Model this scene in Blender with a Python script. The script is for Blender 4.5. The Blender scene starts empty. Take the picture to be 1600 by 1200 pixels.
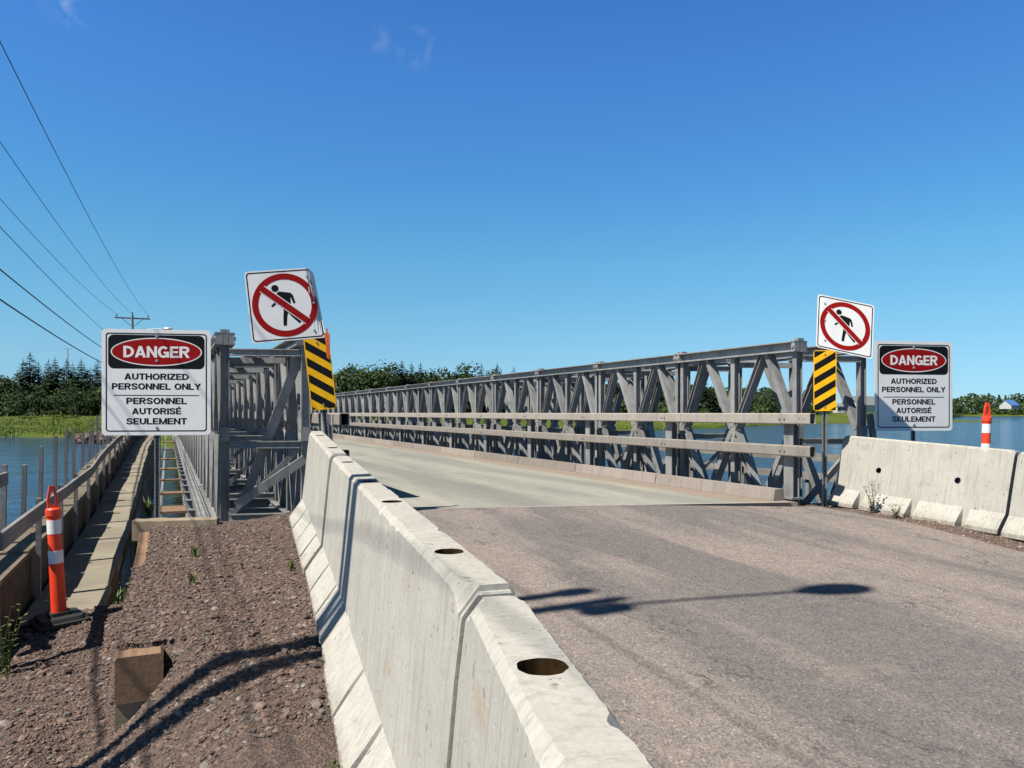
import bpy, bmesh, math, random
import numpy as np
from mathutils import Vector, Matrix, Euler, noise as mnoise
random.seed(7); rng = np.random.default_rng(7)
SC = bpy.context.scene; COL = SC.collection
R = math.radians
# ------------------------------------------------------------------ camera, sky, sun, exposure
TH = math.atan2(538, 1200); CT, ST = math.cos(TH), math.sin(TH)     # bridge runs along +Y, the lens looks TH to its right
CZ = 3.0                                                            # eye height over the water (z = 0)
cam = bpy.data.objects.new('camera', bpy.data.cameras.new('camera')); COL.objects.link(cam)
cam.location = (0, 0, CZ); cam.rotation_euler = (R(90), 0, -TH)
cam.data.sensor_width = 36; cam.data.lens = 27; cam.data.shift_y = 45/1600
cam.data.clip_start = 0.05; cam.data.clip_end = 9000
SC.camera = cam
SUN_AZ, SUN_EL = R(36), R(55)
sx_, sz_ = -math.cos(SUN_AZ), -math.sin(SUN_AZ)
TOSUN = Vector(((sx_*CT+sz_*ST)*math.cos(SUN_EL), (-sx_*ST+sz_*CT)*math.cos(SUN_EL), math.sin(SUN_EL)))
world = bpy.data.worlds.new('World'); SC.world = world; world.use_nodes = True
nt = world.node_tree; nt.nodes.clear()
wo = nt.nodes.new('ShaderNodeOutputWorld'); wb = nt.nodes.new('ShaderNodeBackground'); wb.inputs[1].default_value = 0.064
sky = nt.nodes.new('ShaderNodeTexSky'); sky.sky_type = 'NISHITA'; sky.sun_disc = False
sky.sun_elevation = SUN_EL; sky.sun_rotation = math.atan2(TOSUN.x, TOSUN.y) % (2*math.pi)
sky.altitude = 0; sky.air_density = 1.0; sky.dust_density = 0; sky.ozone_density = 6
tcs = nt.nodes.new('ShaderNodeTexCoord'); spz = nt.nodes.new('ShaderNodeSeparateXYZ'); nt.links.new(tcs.outputs['Generated'], spz.inputs[0])
cr_ = nt.nodes.new('ShaderNodeValToRGB'); el_ = cr_.color_ramp.elements             # clear maritime air: a clean pale blue horizon, deep blue overhead
stops = [(0, (.43,.75,1.17)), (.03, (.49,.77,1.06)), (.07, (.58,.84,.99)), (.11, (.61,.93,.99)), (.19, (.60,1.06,1.1)), (.27, (.54,1.07,1.25)), (.4, (.53,1.06,1.45)), (.48, (.50,1.0,1.45)), (.64, (.30,.40,.44)), (1, (.20,.215,.22))]
while len(el_) < len(stops): el_.new(.5)
for e_, (p_, c__) in zip(el_, stops): e_.position = p_; e_.color = (*c__, 1)
nt.links.new(spz.outputs[2], cr_.inputs[0])
hs = nt.nodes.new('ShaderNodeMix'); hs.data_type = 'RGBA'; hs.blend_type = 'MULTIPLY'; hs.inputs[0].default_value = 1
nt.links.new(sky.outputs[0], hs.inputs[6]); nt.links.new(cr_.outputs[0], hs.inputs[7])
last = hs.outputs[2]
def P(px, py, zc):
    """point seen at photograph pixel px,py at depth zc metres"""
    xc = (px-800)/1200*zc; h = -(py-645)/1200*zc
    return Vector((xc*CT+zc*ST, -xc*ST+zc*CT, CZ+h))
tc = nt.nodes.new('ShaderNodeTexCoord')
for (px, py, rad, amt) in ((102, 16, .026, .24), (588, 62, .020, .12), (650, 76, .026, .20)):   # three faint wisps of cloud
    d = (P(px, py, 1)-Vector((0, 0, CZ))).normalized()
    vm = nt.nodes.new('ShaderNodeVectorMath'); vm.operation = 'DISTANCE'; vm.inputs[1].default_value = d
    nt.links.new(tc.outputs['Generated'], vm.inputs[0])
    mr = nt.nodes.new('ShaderNodeMapRange'); mr.inputs[1].default_value = rad; mr.inputs[2].default_value = 0; mr.inputs[3].default_value = 0; mr.inputs[4].default_value = 1
    nt.links.new(vm.outputs['Value'], mr.inputs[0])
    nz = nt.nodes.new('ShaderNodeTexNoise'); nz.inputs['Scale'].default_value = 42; nz.inputs['Detail'].default_value = 8; nz.inputs['Distortion'].default_value = .8
    nt.links.new(tc.outputs['Generated'], nz.inputs['Vector'])
    mm = nt.nodes.new('ShaderNodeMath'); mm.operation = 'MULTIPLY'; nr = nt.nodes.new('ShaderNodeMapRange'); nr.inputs[1].default_value = .42; nr.inputs[2].default_value = .72; nt.links.new(nz.outputs[0], nr.inputs[0]); nt.links.new(mr.outputs[0], mm.inputs[0]); nt.links.new(nr.outputs[0], mm.inputs[1])
    m2 = nt.nodes.new('ShaderNodeMath'); m2.operation = 'MULTIPLY'; m2.inputs[1].default_value = amt; nt.links.new(mm.outputs[0], m2.inputs[0])
    mx = nt.nodes.new('ShaderNodeMix'); mx.data_type = 'RGBA'; mx.inputs[7].default_value = (9, 9, 9.3, 1)
    nt.links.new(m2.outputs[0], mx.inputs[0]); nt.links.new(last, mx.inputs[6]); last = mx.outputs[2]
nt.links.new(last, wb.inputs[0]); nt.links.new(wb.outputs[0], wo.inputs[0])
sl = bpy.data.lights.new('sun', 'SUN'); sl.energy = 5.0; sl.angle = R(0.53); sl.color = (1, .935, .82)
so = bpy.data.objects.new('sun', sl); COL.objects.link(so); so.rotation_euler = TOSUN.to_track_quat('Z', 'Y').to_euler()
SC.view_settings.view_transform = 'Standard'; SC.view_settings.look = 'None'; SC.view_settings.gamma = 1
SC.view_settings.exposure = 0.90

# ------------------------------------------------------------------ helpers
class MB:
    def __init__(s): s.v = []; s.f = []; s.m = []
    def add(s, vs, fs, m=0):
        o = len(s.v); s.v += [tuple(v) for v in vs]; s.f += [tuple(i+o for i in f) for f in fs]; s.m += [m]*len(fs)
    def box(s, c, sz, m=0, rot=None):
        x, y, z = (a/2 for a in sz); c = Vector(c)
        vs = [Vector(p) for p in ((-x,-y,-z),(x,-y,-z),(x,y,-z),(-x,y,-z),(-x,-y,z),(x,-y,z),(x,y,z),(-x,y,z))]
        if rot is not None: vs = [rot @ v for v in vs]
        s.add([v+c for v in vs], [(0,3,2,1),(4,5,6,7),(0,1,5,4),(1,2,6,5),(2,3,7,6),(3,0,4,7)], m)
    def extr(s, poly, p0, p1, side, up, m=0, cap=True):
        """poly (a,b) swept from p0 to p1, a along side, b along up"""
        p0, p1, side, up = Vector(p0), Vector(p1), Vector(side), Vector(up); n = len(poly)
        vs = [p0+side*a+up*b for a, b in poly]+[p1+side*a+up*b for a, b in poly]
        fs = [(i, (i+1) % n, n+(i+1) % n, n+i) for i in range(n)]
        if cap: fs += [tuple(range(n))[::-1], tuple(range(n, 2*n))]
        s.add(vs, fs, m)
    def beam(s, p0, p1, w, d, up=(1,0,0), m=0):
        p0, p1, up = Vector(p0), Vector(p1), Vector(up); di = (p1-p0).normalized()
        side = di.cross(up).normalized(); u = side.cross(di).normalized()
        s.extr([(-w/2,-d/2),(w/2,-d/2),(w/2,d/2),(-w/2,d/2)], p0, p1, side, u, m)
    def hbeam(s, p0, p1, w, d, t, up=(1,0,0), m=0):
        """H section: w across, d along up, web thin"""
        p0, p1, up = Vector(p0), Vector(p1), Vector(up); di = (p1-p0).normalized()
        side = di.cross(up).normalized(); u = side.cross(di).normalized(); a, b = w/2, d/2
        s.extr([(-a,-b),(a,-b),(a,-b+t),(t/2,-b+t),(t/2,b-t),(a,b-t),(a,b),(-a,b),(-a,b-t),(-t/2,b-t),(-t/2,-b+t),(-a,-b+t)], p0, p1, side, u, m)
    def tube(s, pts, r, n=8, m=0, cap=True):
        pts = [Vector(p) for p in pts]; rs = r if isinstance(r, (list, tuple)) else [r]*len(pts); vs = []; fs = []
        for i, p in enumerate(pts):
            d = (pts[min(i+1, len(pts)-1)]-pts[max(i-1, 0)]).normalized()
            a = d.cross(Vector((0,0,1)) if abs(d.z) < .9 else Vector((1,0,0))).normalized(); b = d.cross(a)
            vs += [p+(a*math.cos(2*math.pi*k/n)+b*math.sin(2*math.pi*k/n))*rs[i] for k in range(n)]
        for i in range(len(pts)-1):
            for k in range(n): fs.append((i*n+k, i*n+(k+1) % n, (i+1)*n+(k+1) % n, (i+1)*n+k))
        if cap: fs += [tuple(range(n)), tuple(range((len(pts)-1)*n, len(pts)*n))[::-1]]
        s.add(vs, fs, m)
    def poly(s, pts2, y, m=0, th=0):
        """flat polygon in local XZ facing -Y"""
        n = len(pts2)
        if th == 0: s.add([(a, y, b) for a, b in pts2], [tuple(range(n))], m)
        else:
            s.add([(a, y, b) for a, b in pts2]+[(a, y+th, b) for a, b in pts2],
                  [tuple(range(n)), tuple(range(n, 2*n))[::-1]]+[((i+1) % n, i, n+i, n+(i+1) % n) for i in range(n)], m)
    def ring(s, o, i, y, m=0):
        n = len(o); s.add([(a, y, b) for a, b in o]+[(a, y, b) for a, b in i], [(k, (k+1) % n, n+(k+1) % n, n+k) for k in range(n)], m)
    def build(s, name, mats, parent=None, loc=None, smooth=False):
        me = bpy.data.meshes.new(name); me.from_pydata(s.v, [], s.f)
        for m in (mats if isinstance(mats, (list, tuple)) else [mats]): me.materials.append(m)
        if any(s.m): me.polygons.foreach_set('material_index', s.m)
        bm = bmesh.new(); bm.from_mesh(me)
        bmesh.ops.recalc_face_normals(bm, faces=[f for f in bm.faces]) if len(bm.faces) < 60000 and not getattr(s, 'keep', 0) else None
        bm.to_mesh(me); bm.free()
        if smooth: me.polygons.foreach_set('use_smooth', [True]*len(me.polygons))
        me.update(); return link(name, me, parent, loc)
def link(name, me, parent=None, loc=None):
    o = bpy.data.objects.new(name, me); COL.objects.link(o)
    if parent: o.parent = parent
    if loc is not None: o.location = loc
    return o
def tag(o, label=None, cat=None, group=None, kind=None):
    if label: o['label'] = label
    if cat: o['category'] = cat
    if group: o['group'] = group
    if kind: o['kind'] = kind
    return o
def thing(name, label, cat, loc=(0,0,0), rot=(0,0,0), group=None):
    o = bpy.data.objects.new(name, None); COL.objects.link(o); o.location = loc; o.rotation_euler = rot; o.empty_display_size = .2
    return tag(o, label, cat, group)
def copy_tree(o, parent=None):
    c = o.copy(); COL.objects.link(c); c.parent = parent
    for ch in list(o.children): copy_tree(ch, c)
    return c
def rrect(w, h, r, n=6, cx=0, cz=0):
    out = []
    for (x, z, a0) in ((w/2-r, h/2-r, 0), (-w/2+r, h/2-r, 90), (-w/2+r, -h/2+r, 180), (w/2-r, -h/2+r, 270)):
        for k in range(n+1):
            a = R(a0+90*k/n); out.append((cx+x+r*math.cos(a), cz+z+r*math.sin(a)))
    return out[::-1]
def ell(a, b, n=48, cx=0, cz=0): return [(cx+a*math.cos(-2*math.pi*k/n), cz+b*math.sin(-2*math.pi*k/n)) for k in range(n)]
def lerp(a, b, t): return a+(b-a)*t
def sstep(a, b, x):
    t = min(1, max(0, (x-a)/(b-a))); return t*t*(3-2*t)
def interp(x, xs, ys): return float(np.interp(x, xs, ys))

# ------------------------------------------------------------------ materials
class NT:
    def __init__(s, name):
        s.mat = bpy.data.materials.new(name); s.mat.use_nodes = True; s.t = s.mat.node_tree; s.b = s.t.nodes['Principled BSDF']; s._c = None
    def n(s, ty, **kw):
        x = s.t.nodes.new(ty)
        for k, v in kw.items(): setattr(x, k, v)
        return x
    def l(s, a, b): s.t.links.new(a, b)
    def coord(s, kind='Object', scale=(1,1,1)):
        c = s.n('ShaderNodeTexCoord'); m = s.n('ShaderNodeMapping'); m.inputs['Scale'].default_value = scale
        s.l(c.outputs[kind], m.inputs[0]); return m.outputs[0]
    def world(s, scale=(1,1,1)):
        c = s.n('ShaderNodeNewGeometry'); m = s.n('ShaderNodeMapping'); m.inputs['Scale'].default_value = scale
        s.l(c.outputs['Position'], m.inputs[0]); return m.outputs[0]
    def noise(s, v, sc, det=4, rough=.55, dist=0):
        x = s.n('ShaderNodeTexNoise'); x.inputs['Scale'].default_value = sc; x.inputs['Detail'].default_value = det; x.inputs['Roughness'].default_value = rough
        x.inputs['Distortion'].default_value = dist; s.l(v, x.inputs['Vector']); return x.outputs[0]
    def ramp(s, f, stops):
        x = s.n('ShaderNodeValToRGB'); e = x.color_ramp.elements
        while len(e) < len(stops): e.new(.5)
        for i, (p, c) in enumerate(stops):
            e[i].position = p; e[i].color = (*c, 1) if isinstance(c, tuple) else (c, c, c, 1)
        s.l(f, x.inputs[0]); return x.outputs[0]
    def mix(s, f, a, b, mode='MIX'):
        x = s.n('ShaderNodeMix', data_type='RGBA', blend_type=mode)
        for sock, v in ((0, f), (6, a), (7, b)):
            if isinstance(v, (int, float)): x.inputs[sock].default_value = v
            elif isinstance(v, tuple): x.inputs[sock].default_value = (*v, 1)
            else: s.l(v, x.inputs[sock])
        return x.outputs[2]
    def math(s, op, a, b=0):
        x = s.n('ShaderNodeMath', operation=op)
        for i, v in enumerate((a, b)):
            if isinstance(v, (int, float)): x.inputs[i].default_value = v
            else: s.l(v, x.inputs[i])
        return x.outputs[0]
    def bump(s, h, st=.3, d=.01, prev=None):
        x = s.n('ShaderNodeBump'); x.inputs['Strength'].default_value = st; x.inputs['Distance'].default_value = d; s.l(h, x.inputs['Height'])
        if prev is not None: s.l(prev, x.inputs['Normal'])
        s.l(x.outputs[0], s.b.inputs['Normal']); return x.outputs[0]
    def fin(s, col, rough=.8, metal=0, spec=.5, k=.54):
        if k != 1: col = tuple(c*k for c in col) if isinstance(col, tuple) else s.mix(1.0, col, (k, k, k), 'MULTIPLY')
        if isinstance(col, tuple): s.b.inputs['Base Color'].default_value = (*col, 1)
        else: s.l(col, s.b.inputs['Base Color'])
        if isinstance(rough, (int, float)): s.b.inputs['Roughness'].default_value = rough
        else: s.l(rough, s.b.inputs['Roughness'])
        s.b.inputs['Metallic'].default_value = metal; s.b.inputs['Specular IOR Level'].default_value = spec; return s.mat
M = {}
def mk_asphalt():
    s = NT('asphalt'); v = s.world()
    big = s.noise(v, .55, 4, .6); fine = s.noise(v, 150, 2, .7); mid = s.noise(v, 9, 5, .7)
    c = s.ramp(big, [(.3, (.31,.268,.245)), (.5, (.375,.315,.282)), (.72, (.42,.342,.298))])
    # wheel tracks, polished darker along the road
    tr = s.noise(s.world((1.05, .13, 1)), 1.0, 4, .6, .3)
    c = s.mix(s.ramp(tr, [(.46, 0.), (.58, .85)]), c, (.215,.195,.188))
    vo = s.n('ShaderNodeTexVoronoi'); vo.inputs['Scale'].default_value = 78; s.l(v, vo.inputs['Vector'])
    sp = s.ramp(vo.outputs['Color'], [(.2, .55), (.5, .95), (.84, 1.1), (.95, 2.0)])
    c = s.mix(.85, c, sp, 'MULTIPLY')
    c = s.mix(.7, c, s.ramp(fine, [(.3, .5), (.7, 1.45)]), 'MULTIPLY')
    c = s.mix(.45, c, s.ramp(mid, [(.3, .7), (.7, 1.25)]), 'MULTIPLY')
    cr = s.noise(s.world((1, 5, 1)), 2.2, 8, .75, .6)      # short ravelled cracks
    c = s.mix(s.ramp(cr, [(.685, 0.), (.705, .8)]), c, (.06,.05,.05))
    gr = s.noise(v, 1.1, 6, .7, .4); c = s.mix(s.ramp(gr, [(.60, 0.), (.72, .45)]), c, (.38,.30,.25))
    for sc2, th, sd in ((.8, .0035, .3), (1.7, .003, .9)):
        q = s.math('ABSOLUTE', s.math('SUBTRACT', s.noise(s.world((1, .6, 1)), sc2, 6, .6, sd), .5)); msk = s.ramp(s.noise(s.world((.6, .6, 1)), 1.1+sc2, 2), [(.52, 0.), (.6, 1.)])
        c = s.mix(s.math('MULTIPLY', s.ramp(q, [(th*.4, .8), (th*1.6, 0.)]), msk), c, (.07,.06,.058))
    dk = s.noise(s.world((.7, .3, 1)), 1.7, 5, .7, .8); c = s.mix(s.ramp(dk, [(.64, 0.), (.74, .5)]), c, (.17,.15,.148))
    bp = s.bump(vo.outputs['Distance'], .5, .006); s.bump(fine, .5, .004, bp)
    return s.fin(c, .85)
M['asphalt'] = mk_asphalt()

def mk_gravel(name, a, b, c3, sc):
    s = NT(name); v = s.world()
    vo = s.n('ShaderNodeTexVoronoi'); vo.inputs['Scale'].default_value = sc; s.l(v, vo.inputs['Vector'])
    c = s.ramp(vo.outputs['Color'], [(.15, a), (.5, b), (.85, c3)])
    c = s.mix(.6, c, s.ramp(s.noise(v, 2.5, 5), [(.3, .65), (.7, 1.3)]), 'MULTIPLY')
    bp = s.bump(vo.outputs['Distance'], 1, .02); s.bump(s.noise(v, sc*2, 4), .6, .01, bp)
    return s.fin(c, .95)
M['gravel'] = mk_gravel('gravel', (.105,.072,.060), (.185,.126,.100), (.265,.180,.142), 60)
M['gravel_fine'] = mk_gravel('gravel_fine', (.17,.11,.085), (.25,.165,.125), (.36,.26,.21), 90)
def mk_stone():
    s = NT('stones'); g = s.n('ShaderNodeNewGeometry'); r = g.outputs['Random Per Island']
    c = s.ramp(r, [(0., (.095,.072,.063)), (.3, (.165,.112,.092)), (.6, (.225,.150,.118)), (.85, (.29,.19,.148)), (.95, (.24,.22,.20)), (1., (.46,.40,.35))])
    c = s.mix(.5, c, s.ramp(s.noise(s.coord(), 60, 4), [(.3, .65), (.7, 1.3)]), 'MULTIPLY')
    return s.fin(c, .9)
M['stone'] = mk_stone()
def mk_stone2():
    s = NT('shoulder_stones'); g = s.n('ShaderNodeNewGeometry'); r = g.outputs['Random Per Island']
    c = s.ramp(r, [(0., (.13,.09,.07)), (.5, (.26,.17,.13)), (.85, (.36,.27,.22)), (1., (.5,.45,.4))])
    return s.fin(c, .9)
M['stone_fine'] = mk_stone2()
def mk_concrete():
    s = NT('barrier_concrete'); v = s.coord()
    st = s.noise(s.coord('Object', (9, 16, .55)), 2.2, 5, .65); big = s.noise(v, 2.3, 5, .6); pit = s.noise(v, 55, 3, .7); pit2 = s.noise(v, 17, 2, .5)
    c = s.ramp(big, [(.3, (.54,.52,.46)), (.55, (.63,.61,.545)), (.8, (.68,.665,.61))])
    c = s.mix(s.ramp(st, [(.50, 0.), (.68, .62)]), c, (.40,.385,.34))
    c = s.mix(s.ramp(pit2, [(.70, 0.), (.735, .8)]), c, (.26,.24,.20))
    c = s.mix(.35, c, s.ramp(pit, [(.3, .7), (.6, 1.1)]), 'MULTIPLY')
    ru = s.noise(v, 1.6, 4, .6, .4); c = s.mix(s.ramp(ru, [(.66, 0.), (.76, .55)]), c, (.48,.34,.20))
    rr_ = s.noise(s.coord('Object', (14, 22, .35)), 1.4, 4, .6); c = s.mix(s.ramp(rr_, [(.66, 0.), (.76, .5)]), c, (.42,.33,.22))
    sc_ = s.noise(s.coord('Object', (6, .5, 16)), 1.3, 6, .75, .6); c = s.mix(s.ramp(sc_, [(.66, 0.), (.73, .55)]), c, (.20,.19,.175))
    ah = s.n('ShaderNodeTexVoronoi'); ah.inputs['Scale'].default_value = 21; s.l(v, ah.inputs['Vector']); c = s.mix(s.ramp(ah.outputs['Distance'], [(.05, .85), (.10, 0.)]), c, (.20,.18,.15))
    # damp, grimy foot
    sep = s.n('ShaderNodeSeparateXYZ'); s.l(v, sep.inputs[0])
    ft = s.math('ADD', sep.outputs[2], s.math('MULTIPLY', s.noise(v, 6, 4), .22))
    c = s.mix(s.ramp(ft, [(.10, .65), (.24, 0.)]), c, (.36,.30,.24))
    ht = s.math('ADD', s.math('MULTIPLY', pit, .5), s.math('MULTIPLY', s.ramp(pit2, [(.66, 1.), (.74, 0.)]), .8))
    bp = s.bump(ht, .45, .006); s.bump(s.noise(v, 8, 5), .3, .012, bp)
    return s.fin(c, .9, 0, .3)
M['concrete'] = mk_concrete()
def mk_plain(name, col, rough=.6, metal=0, var=.25, sc=8, bump=.0, stretch=(1,1,1), spec=.5, k=.54):
    s = NT(name); v = s.coord('Object', stretch); nz = s.noise(v, sc, 5, .65)
    c = s.mix(1.0, col, s.ramp(nz, [(.3, 1-var), (.7, 1+var)]), 'MULTIPLY')
    if bump: s.bump(nz, bump, .01)
    return s.fin(c, rough, metal, spec, k)
def mk_galv(name, a, b, dirt, rough=.55, metal=.25):
    s = NT(name); v = s.world(); n1 = s.noise(v, 3.2, 5, .6); n2 = s.noise(v, 38, 3, .6); n3 = s.noise(s.world((6, 6, .7)), 1.5, 4, .6)
    c = s.ramp(n1, [(.3, a), (.7, b)])
    c = s.mix(s.ramp(n3, [(.52, 0.), (.72, .65)]), c, dirt)
    c = s.mix(.4, c, s.ramp(n2, [(.3, .75), (.7, 1.2)]), 'MULTIPLY')
    oi = s.n('ShaderNodeObjectInfo'); c = s.mix(1.0, c, s.ramp(oi.outputs['Random'], [(0., .80), (1., 1.12)]), 'MULTIPLY')
    ru = s.noise(s.world((8, 8, .9)), 1.3, 6, .7, .5); c = s.mix(s.ramp(ru, [(.64, 0.), (.76, .5)]), c, (.17,.12,.09))
    s.bump(n2, .12, .003)
    return s.fin(c, rough, metal, .15)
M['galv'] = mk_galv('galvanised_steel', (.355,.36,.36), (.52,.52,.515), (.20,.19,.18), .5, .12)
M['rail'] = mk_galv('rail_steel', (.47,.42,.37), (.57,.52,.465), (.36,.30,.25), .65, .1)
M['kerb'] = mk_galv('kerb_steel', (.37,.325,.285), (.45,.40,.355), (.26,.22,.185), .85, 0)
M['dark_steel'] = mk_plain('dark_steel', (.055,.055,.06), .6, .2)
M['post_steel'] = mk_plain('post_steel', (.33,.33,.32), .5, .4, .2, 14)
M['black'] = mk_plain('black_sheeting', (.012,.012,.014), .45, 0, .2, spec=.12)
M['white'] = mk_plain('white_sheeting', (.80,.80,.79), .42, 0, .045, 5, spec=.12, k=.78)
M['red'] = mk_plain('red_sheeting', (.44,.008,.008), .45, 0, .12, 5, spec=.12)
M['yellow'] = mk_plain('yellow_sheeting', (.88,.47,.012), .42, 0, .10, 5, spec=.12, k=.78)
M['orange'] = mk_plain('orange_plastic', (.86,.060,.018), .42, 0, .14, 6, k=.78)
M['reflective'] = mk_plain('reflective_band', (.82,.82,.84), .3, 0, .08, 9, k=.78)
M['rubber'] = mk_plain('black_rubber', (.018,.018,.018), .7, 0, .35, 12)
M['ribbon'] = mk_plain('orange_ribbon', (.85,.16,.03), .5, 0, .2)
M['hole'] = mk_plain('punched_hole', (.015,.015,.016), .9, 0, .1)
M['rust_water'] = mk_plain('rusty_hole', (.065,.040,.018), .12, 0, .4, 30)
M['bolt'] = mk_plain('bolt_steel', (.62,.62,.62), .35, .6, .1)
def mk_wood(name, a, b, along=(14, 1.2, 14)):
    s = NT(name); v = s.coord('Object', along); n1 = s.noise(v, 2.0, 6, .65, .3); n2 = s.noise(s.coord(), 1.1, 4)
    c = s.ramp(n1, [(.3, a), (.7, b)]); c = s.mix(.7, c, s.ramp(n2, [(.3, .65), (.7, 1.25)]), 'MULTIPLY'); s.bump(n1, .35, .006)
    return s.fin(c, .88)
M['old_wood'] = mk_wood('weathered_wood', (.22,.21,.195), (.40,.385,.36))
M['deck_wood'] = mk_wood('walkway_boards', (.29,.255,.195), (.43,.385,.295), (1.2, 12, 12))
M['timber'] = mk_wood('brown_timber', (.25,.14,.075), (.43,.27,.165))
M['sill_wood'] = mk_wood('pale_timber', (.34,.27,.18), (.46,.38,.27), (1.2, 12, 12))
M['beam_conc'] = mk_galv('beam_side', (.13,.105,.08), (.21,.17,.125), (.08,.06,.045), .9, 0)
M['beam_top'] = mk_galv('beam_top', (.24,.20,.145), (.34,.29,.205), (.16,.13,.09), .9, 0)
M['pole_wood'] = mk_wood('pole_wood', (.20,.17,.14), (.30,.26,.22), (10, 10, .6))
M['wire'] = mk_plain('wire', (.03,.03,.032), .5, .3, .1)
M['lamp'] = mk_plain('lamp_grey', (.62,.62,.62), .4, .2, .1)
def mk_deck():
    s = NT('bridge_deck'); g = s.n('ShaderNodeNewGeometry'); sep = s.n('ShaderNodeSeparateXYZ'); s.l(g.outputs['Position'], sep.inputs[0])
    v = s.world(); n1 = s.noise(s.world((1, .14, 1)), 1.6, 6, .65, .3); n2 = s.noise(v, 5, 5, .65); fine = s.noise(v, 140, 2, .7)
    c = s.ramp(n1, [(.28, (.27,.29,.265)), (.5, (.40,.40,.34)), (.72, (.51,.49,.40))])
    # tyre-worn bands along the deck
    wob = s.math('ADD', sep.outputs[0], s.math('MULTIPLY', s.math('SUBTRACT', s.noise(s.world((.3, .14, 1)), 1, 2), .5), 1.1))
    for (x, w, f) in ((4.55, .55, .85), (6.9, .45, .6)):
        d = s.math('ABSOLUTE', s.math('SUBTRACT', wob, x)); c = s.mix(s.math('MULTIPLY', s.ramp(s.math('DIVIDE', d, w), [(.35, 1.), (1., 0.)]), s.math('MULTIPLY', n2, f*1.5)), c, (.25,.255,.23))
    # red sand swept against the kerb
    e = s.math('ADD', sep.outputs[0], s.math('MULTIPLY', s.math('SUBTRACT', n2, .5), .9))
    c = s.mix(s.ramp(s.math('SUBTRACT', e, 7.2), [(.30, 0.), (.62, .92)]), c, (.37,.285,.22))
    c = s.mix(.45, c, s.ramp(fine, [(.3, .7), (.7, 1.25)]), 'MULTIPLY')
    c = s.mix(.5, c, s.ramp(n2, [(.3, .8), (.7, 1.15)]), 'MULTIPLY')
    s.bump(fine, .4, .004)
    return s.fin(c, .9)
M['deck'] = mk_deck()
def mk_water():
    s = NT('river_water')
    n1 = s.noise(s.world((.55, 1.1, 1)), 1.3, 5, .6, .3); n2 = s.noise(s.world((.10, .22, 1)), 1.0, 3, .5)
    c = s.ramp(n2, [(.3, (.030,.070,.150)), (.7, (.048,.098,.19))])
    sep = s.n('ShaderNodeSeparateXYZ'); g_ = s.n('ShaderNodeNewGeometry'); s.l(g_.outputs['Position'], sep.inputs[0])
    calm = s.ramp(s.math('ADD', s.math('MULTIPLY', sep.outputs[0], .03), .25), [(0., .16), (.55, 1.)])            # the left arm, sheltered by the crossings, lies calmer
    n3 = s.noise(s.world((.16, .42, 1)), 1.0, 4, .6, .4)
    b2 = s.bump(n3, .55, 1.0, s.bump(n2, .4, 1.2))
    for nd in s.t.nodes:
        if nd.type == 'BUMP': s.l(s.math('MULTIPLY', calm, nd.inputs['Strength'].default_value), nd.inputs['Strength'])
    x = s.n('ShaderNodeBump'); x.inputs['Distance'].default_value = .26; s.l(n1, x.inputs['Height']); s.l(calm, x.inputs['Strength']); s.l(b2, x.inputs['Normal']); s.l(x.outputs[0], s.b.inputs['Normal'])
    m = s.fin(c, .10, 0, .5); s.b.inputs['IOR'].default_value = 1.33; return m
M['water'] = mk_water()
def mk_land():
    s = NT('marsh_grass'); v = s.world()
    n1 = s.noise(s.world((.05, .16, .3)), 1.2, 6, .62); n2 = s.noise(v, 1.4, 4, .7)
    c = s.ramp(n1, [(.28, (.065,.11,.02)), (.45, (.115,.17,.028)), (.6, (.18,.21,.04)), (.75, (.215,.18,.055))])
    c = s.mix(.6, c, s.ramp(n2, [(.3, .6), (.7, 1.35)]), 'MULTIPLY'); s.bump(n2, 1, .5)
    return s.fin(c, .95, 0, .1)
M['land'] = mk_land()
def mk_leaf(name, a, b, c3):
    s = NT(name); g = s.n('ShaderNodeNewGeometry'); r = g.outputs['Random Per Island']
    c = s.ramp(r, [(0., a), (.6, b), (1., c3)]); c = s.mix(.6, c, s.ramp(s.noise(s.world(), .35, 3), [(.3, .6), (.7, 1.35)]), 'MULTIPLY')
    m = s.fin(c, .7, 0, .2); return m
M['spruce'] = mk_leaf('spruce_needles', (.016,.034,.018), (.028,.056,.024), (.050,.085,.032))
M['broad'] = mk_leaf('broad_leaves', (.034,.066,.018), (.060,.105,.026), (.10,.15,.042))
M['weed'] = mk_leaf('weed_leaves', (.07,.12,.025), (.14,.21,.05), (.25,.28,.10))
M['grass'] = mk_leaf('grass_blades', (.17,.27,.04), (.26,.35,.06), (.36,.36,.11))
M['bark'] = mk_plain('bark', (.09,.07,.055), .9, 0, .4, 6, .4)
M['wall_white'] = mk_plain('white_siding', (.72,.72,.70), .7, 0, .06)
M['rock'] = mk_plain('shore_rock', (.22,.15,.115), .9, 0, .4, 2)
M['roof_blue'] = mk_plain('blue_roof', (.10,.27,.62), .5, 0, .1)
M['roof_grey'] = mk_plain('grey_roof', (.26,.29,.29), .7, 0, .15)
M['glass'] = mk_plain('dark_glass', (.03,.035,.04), .15, 0, .1)

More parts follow.
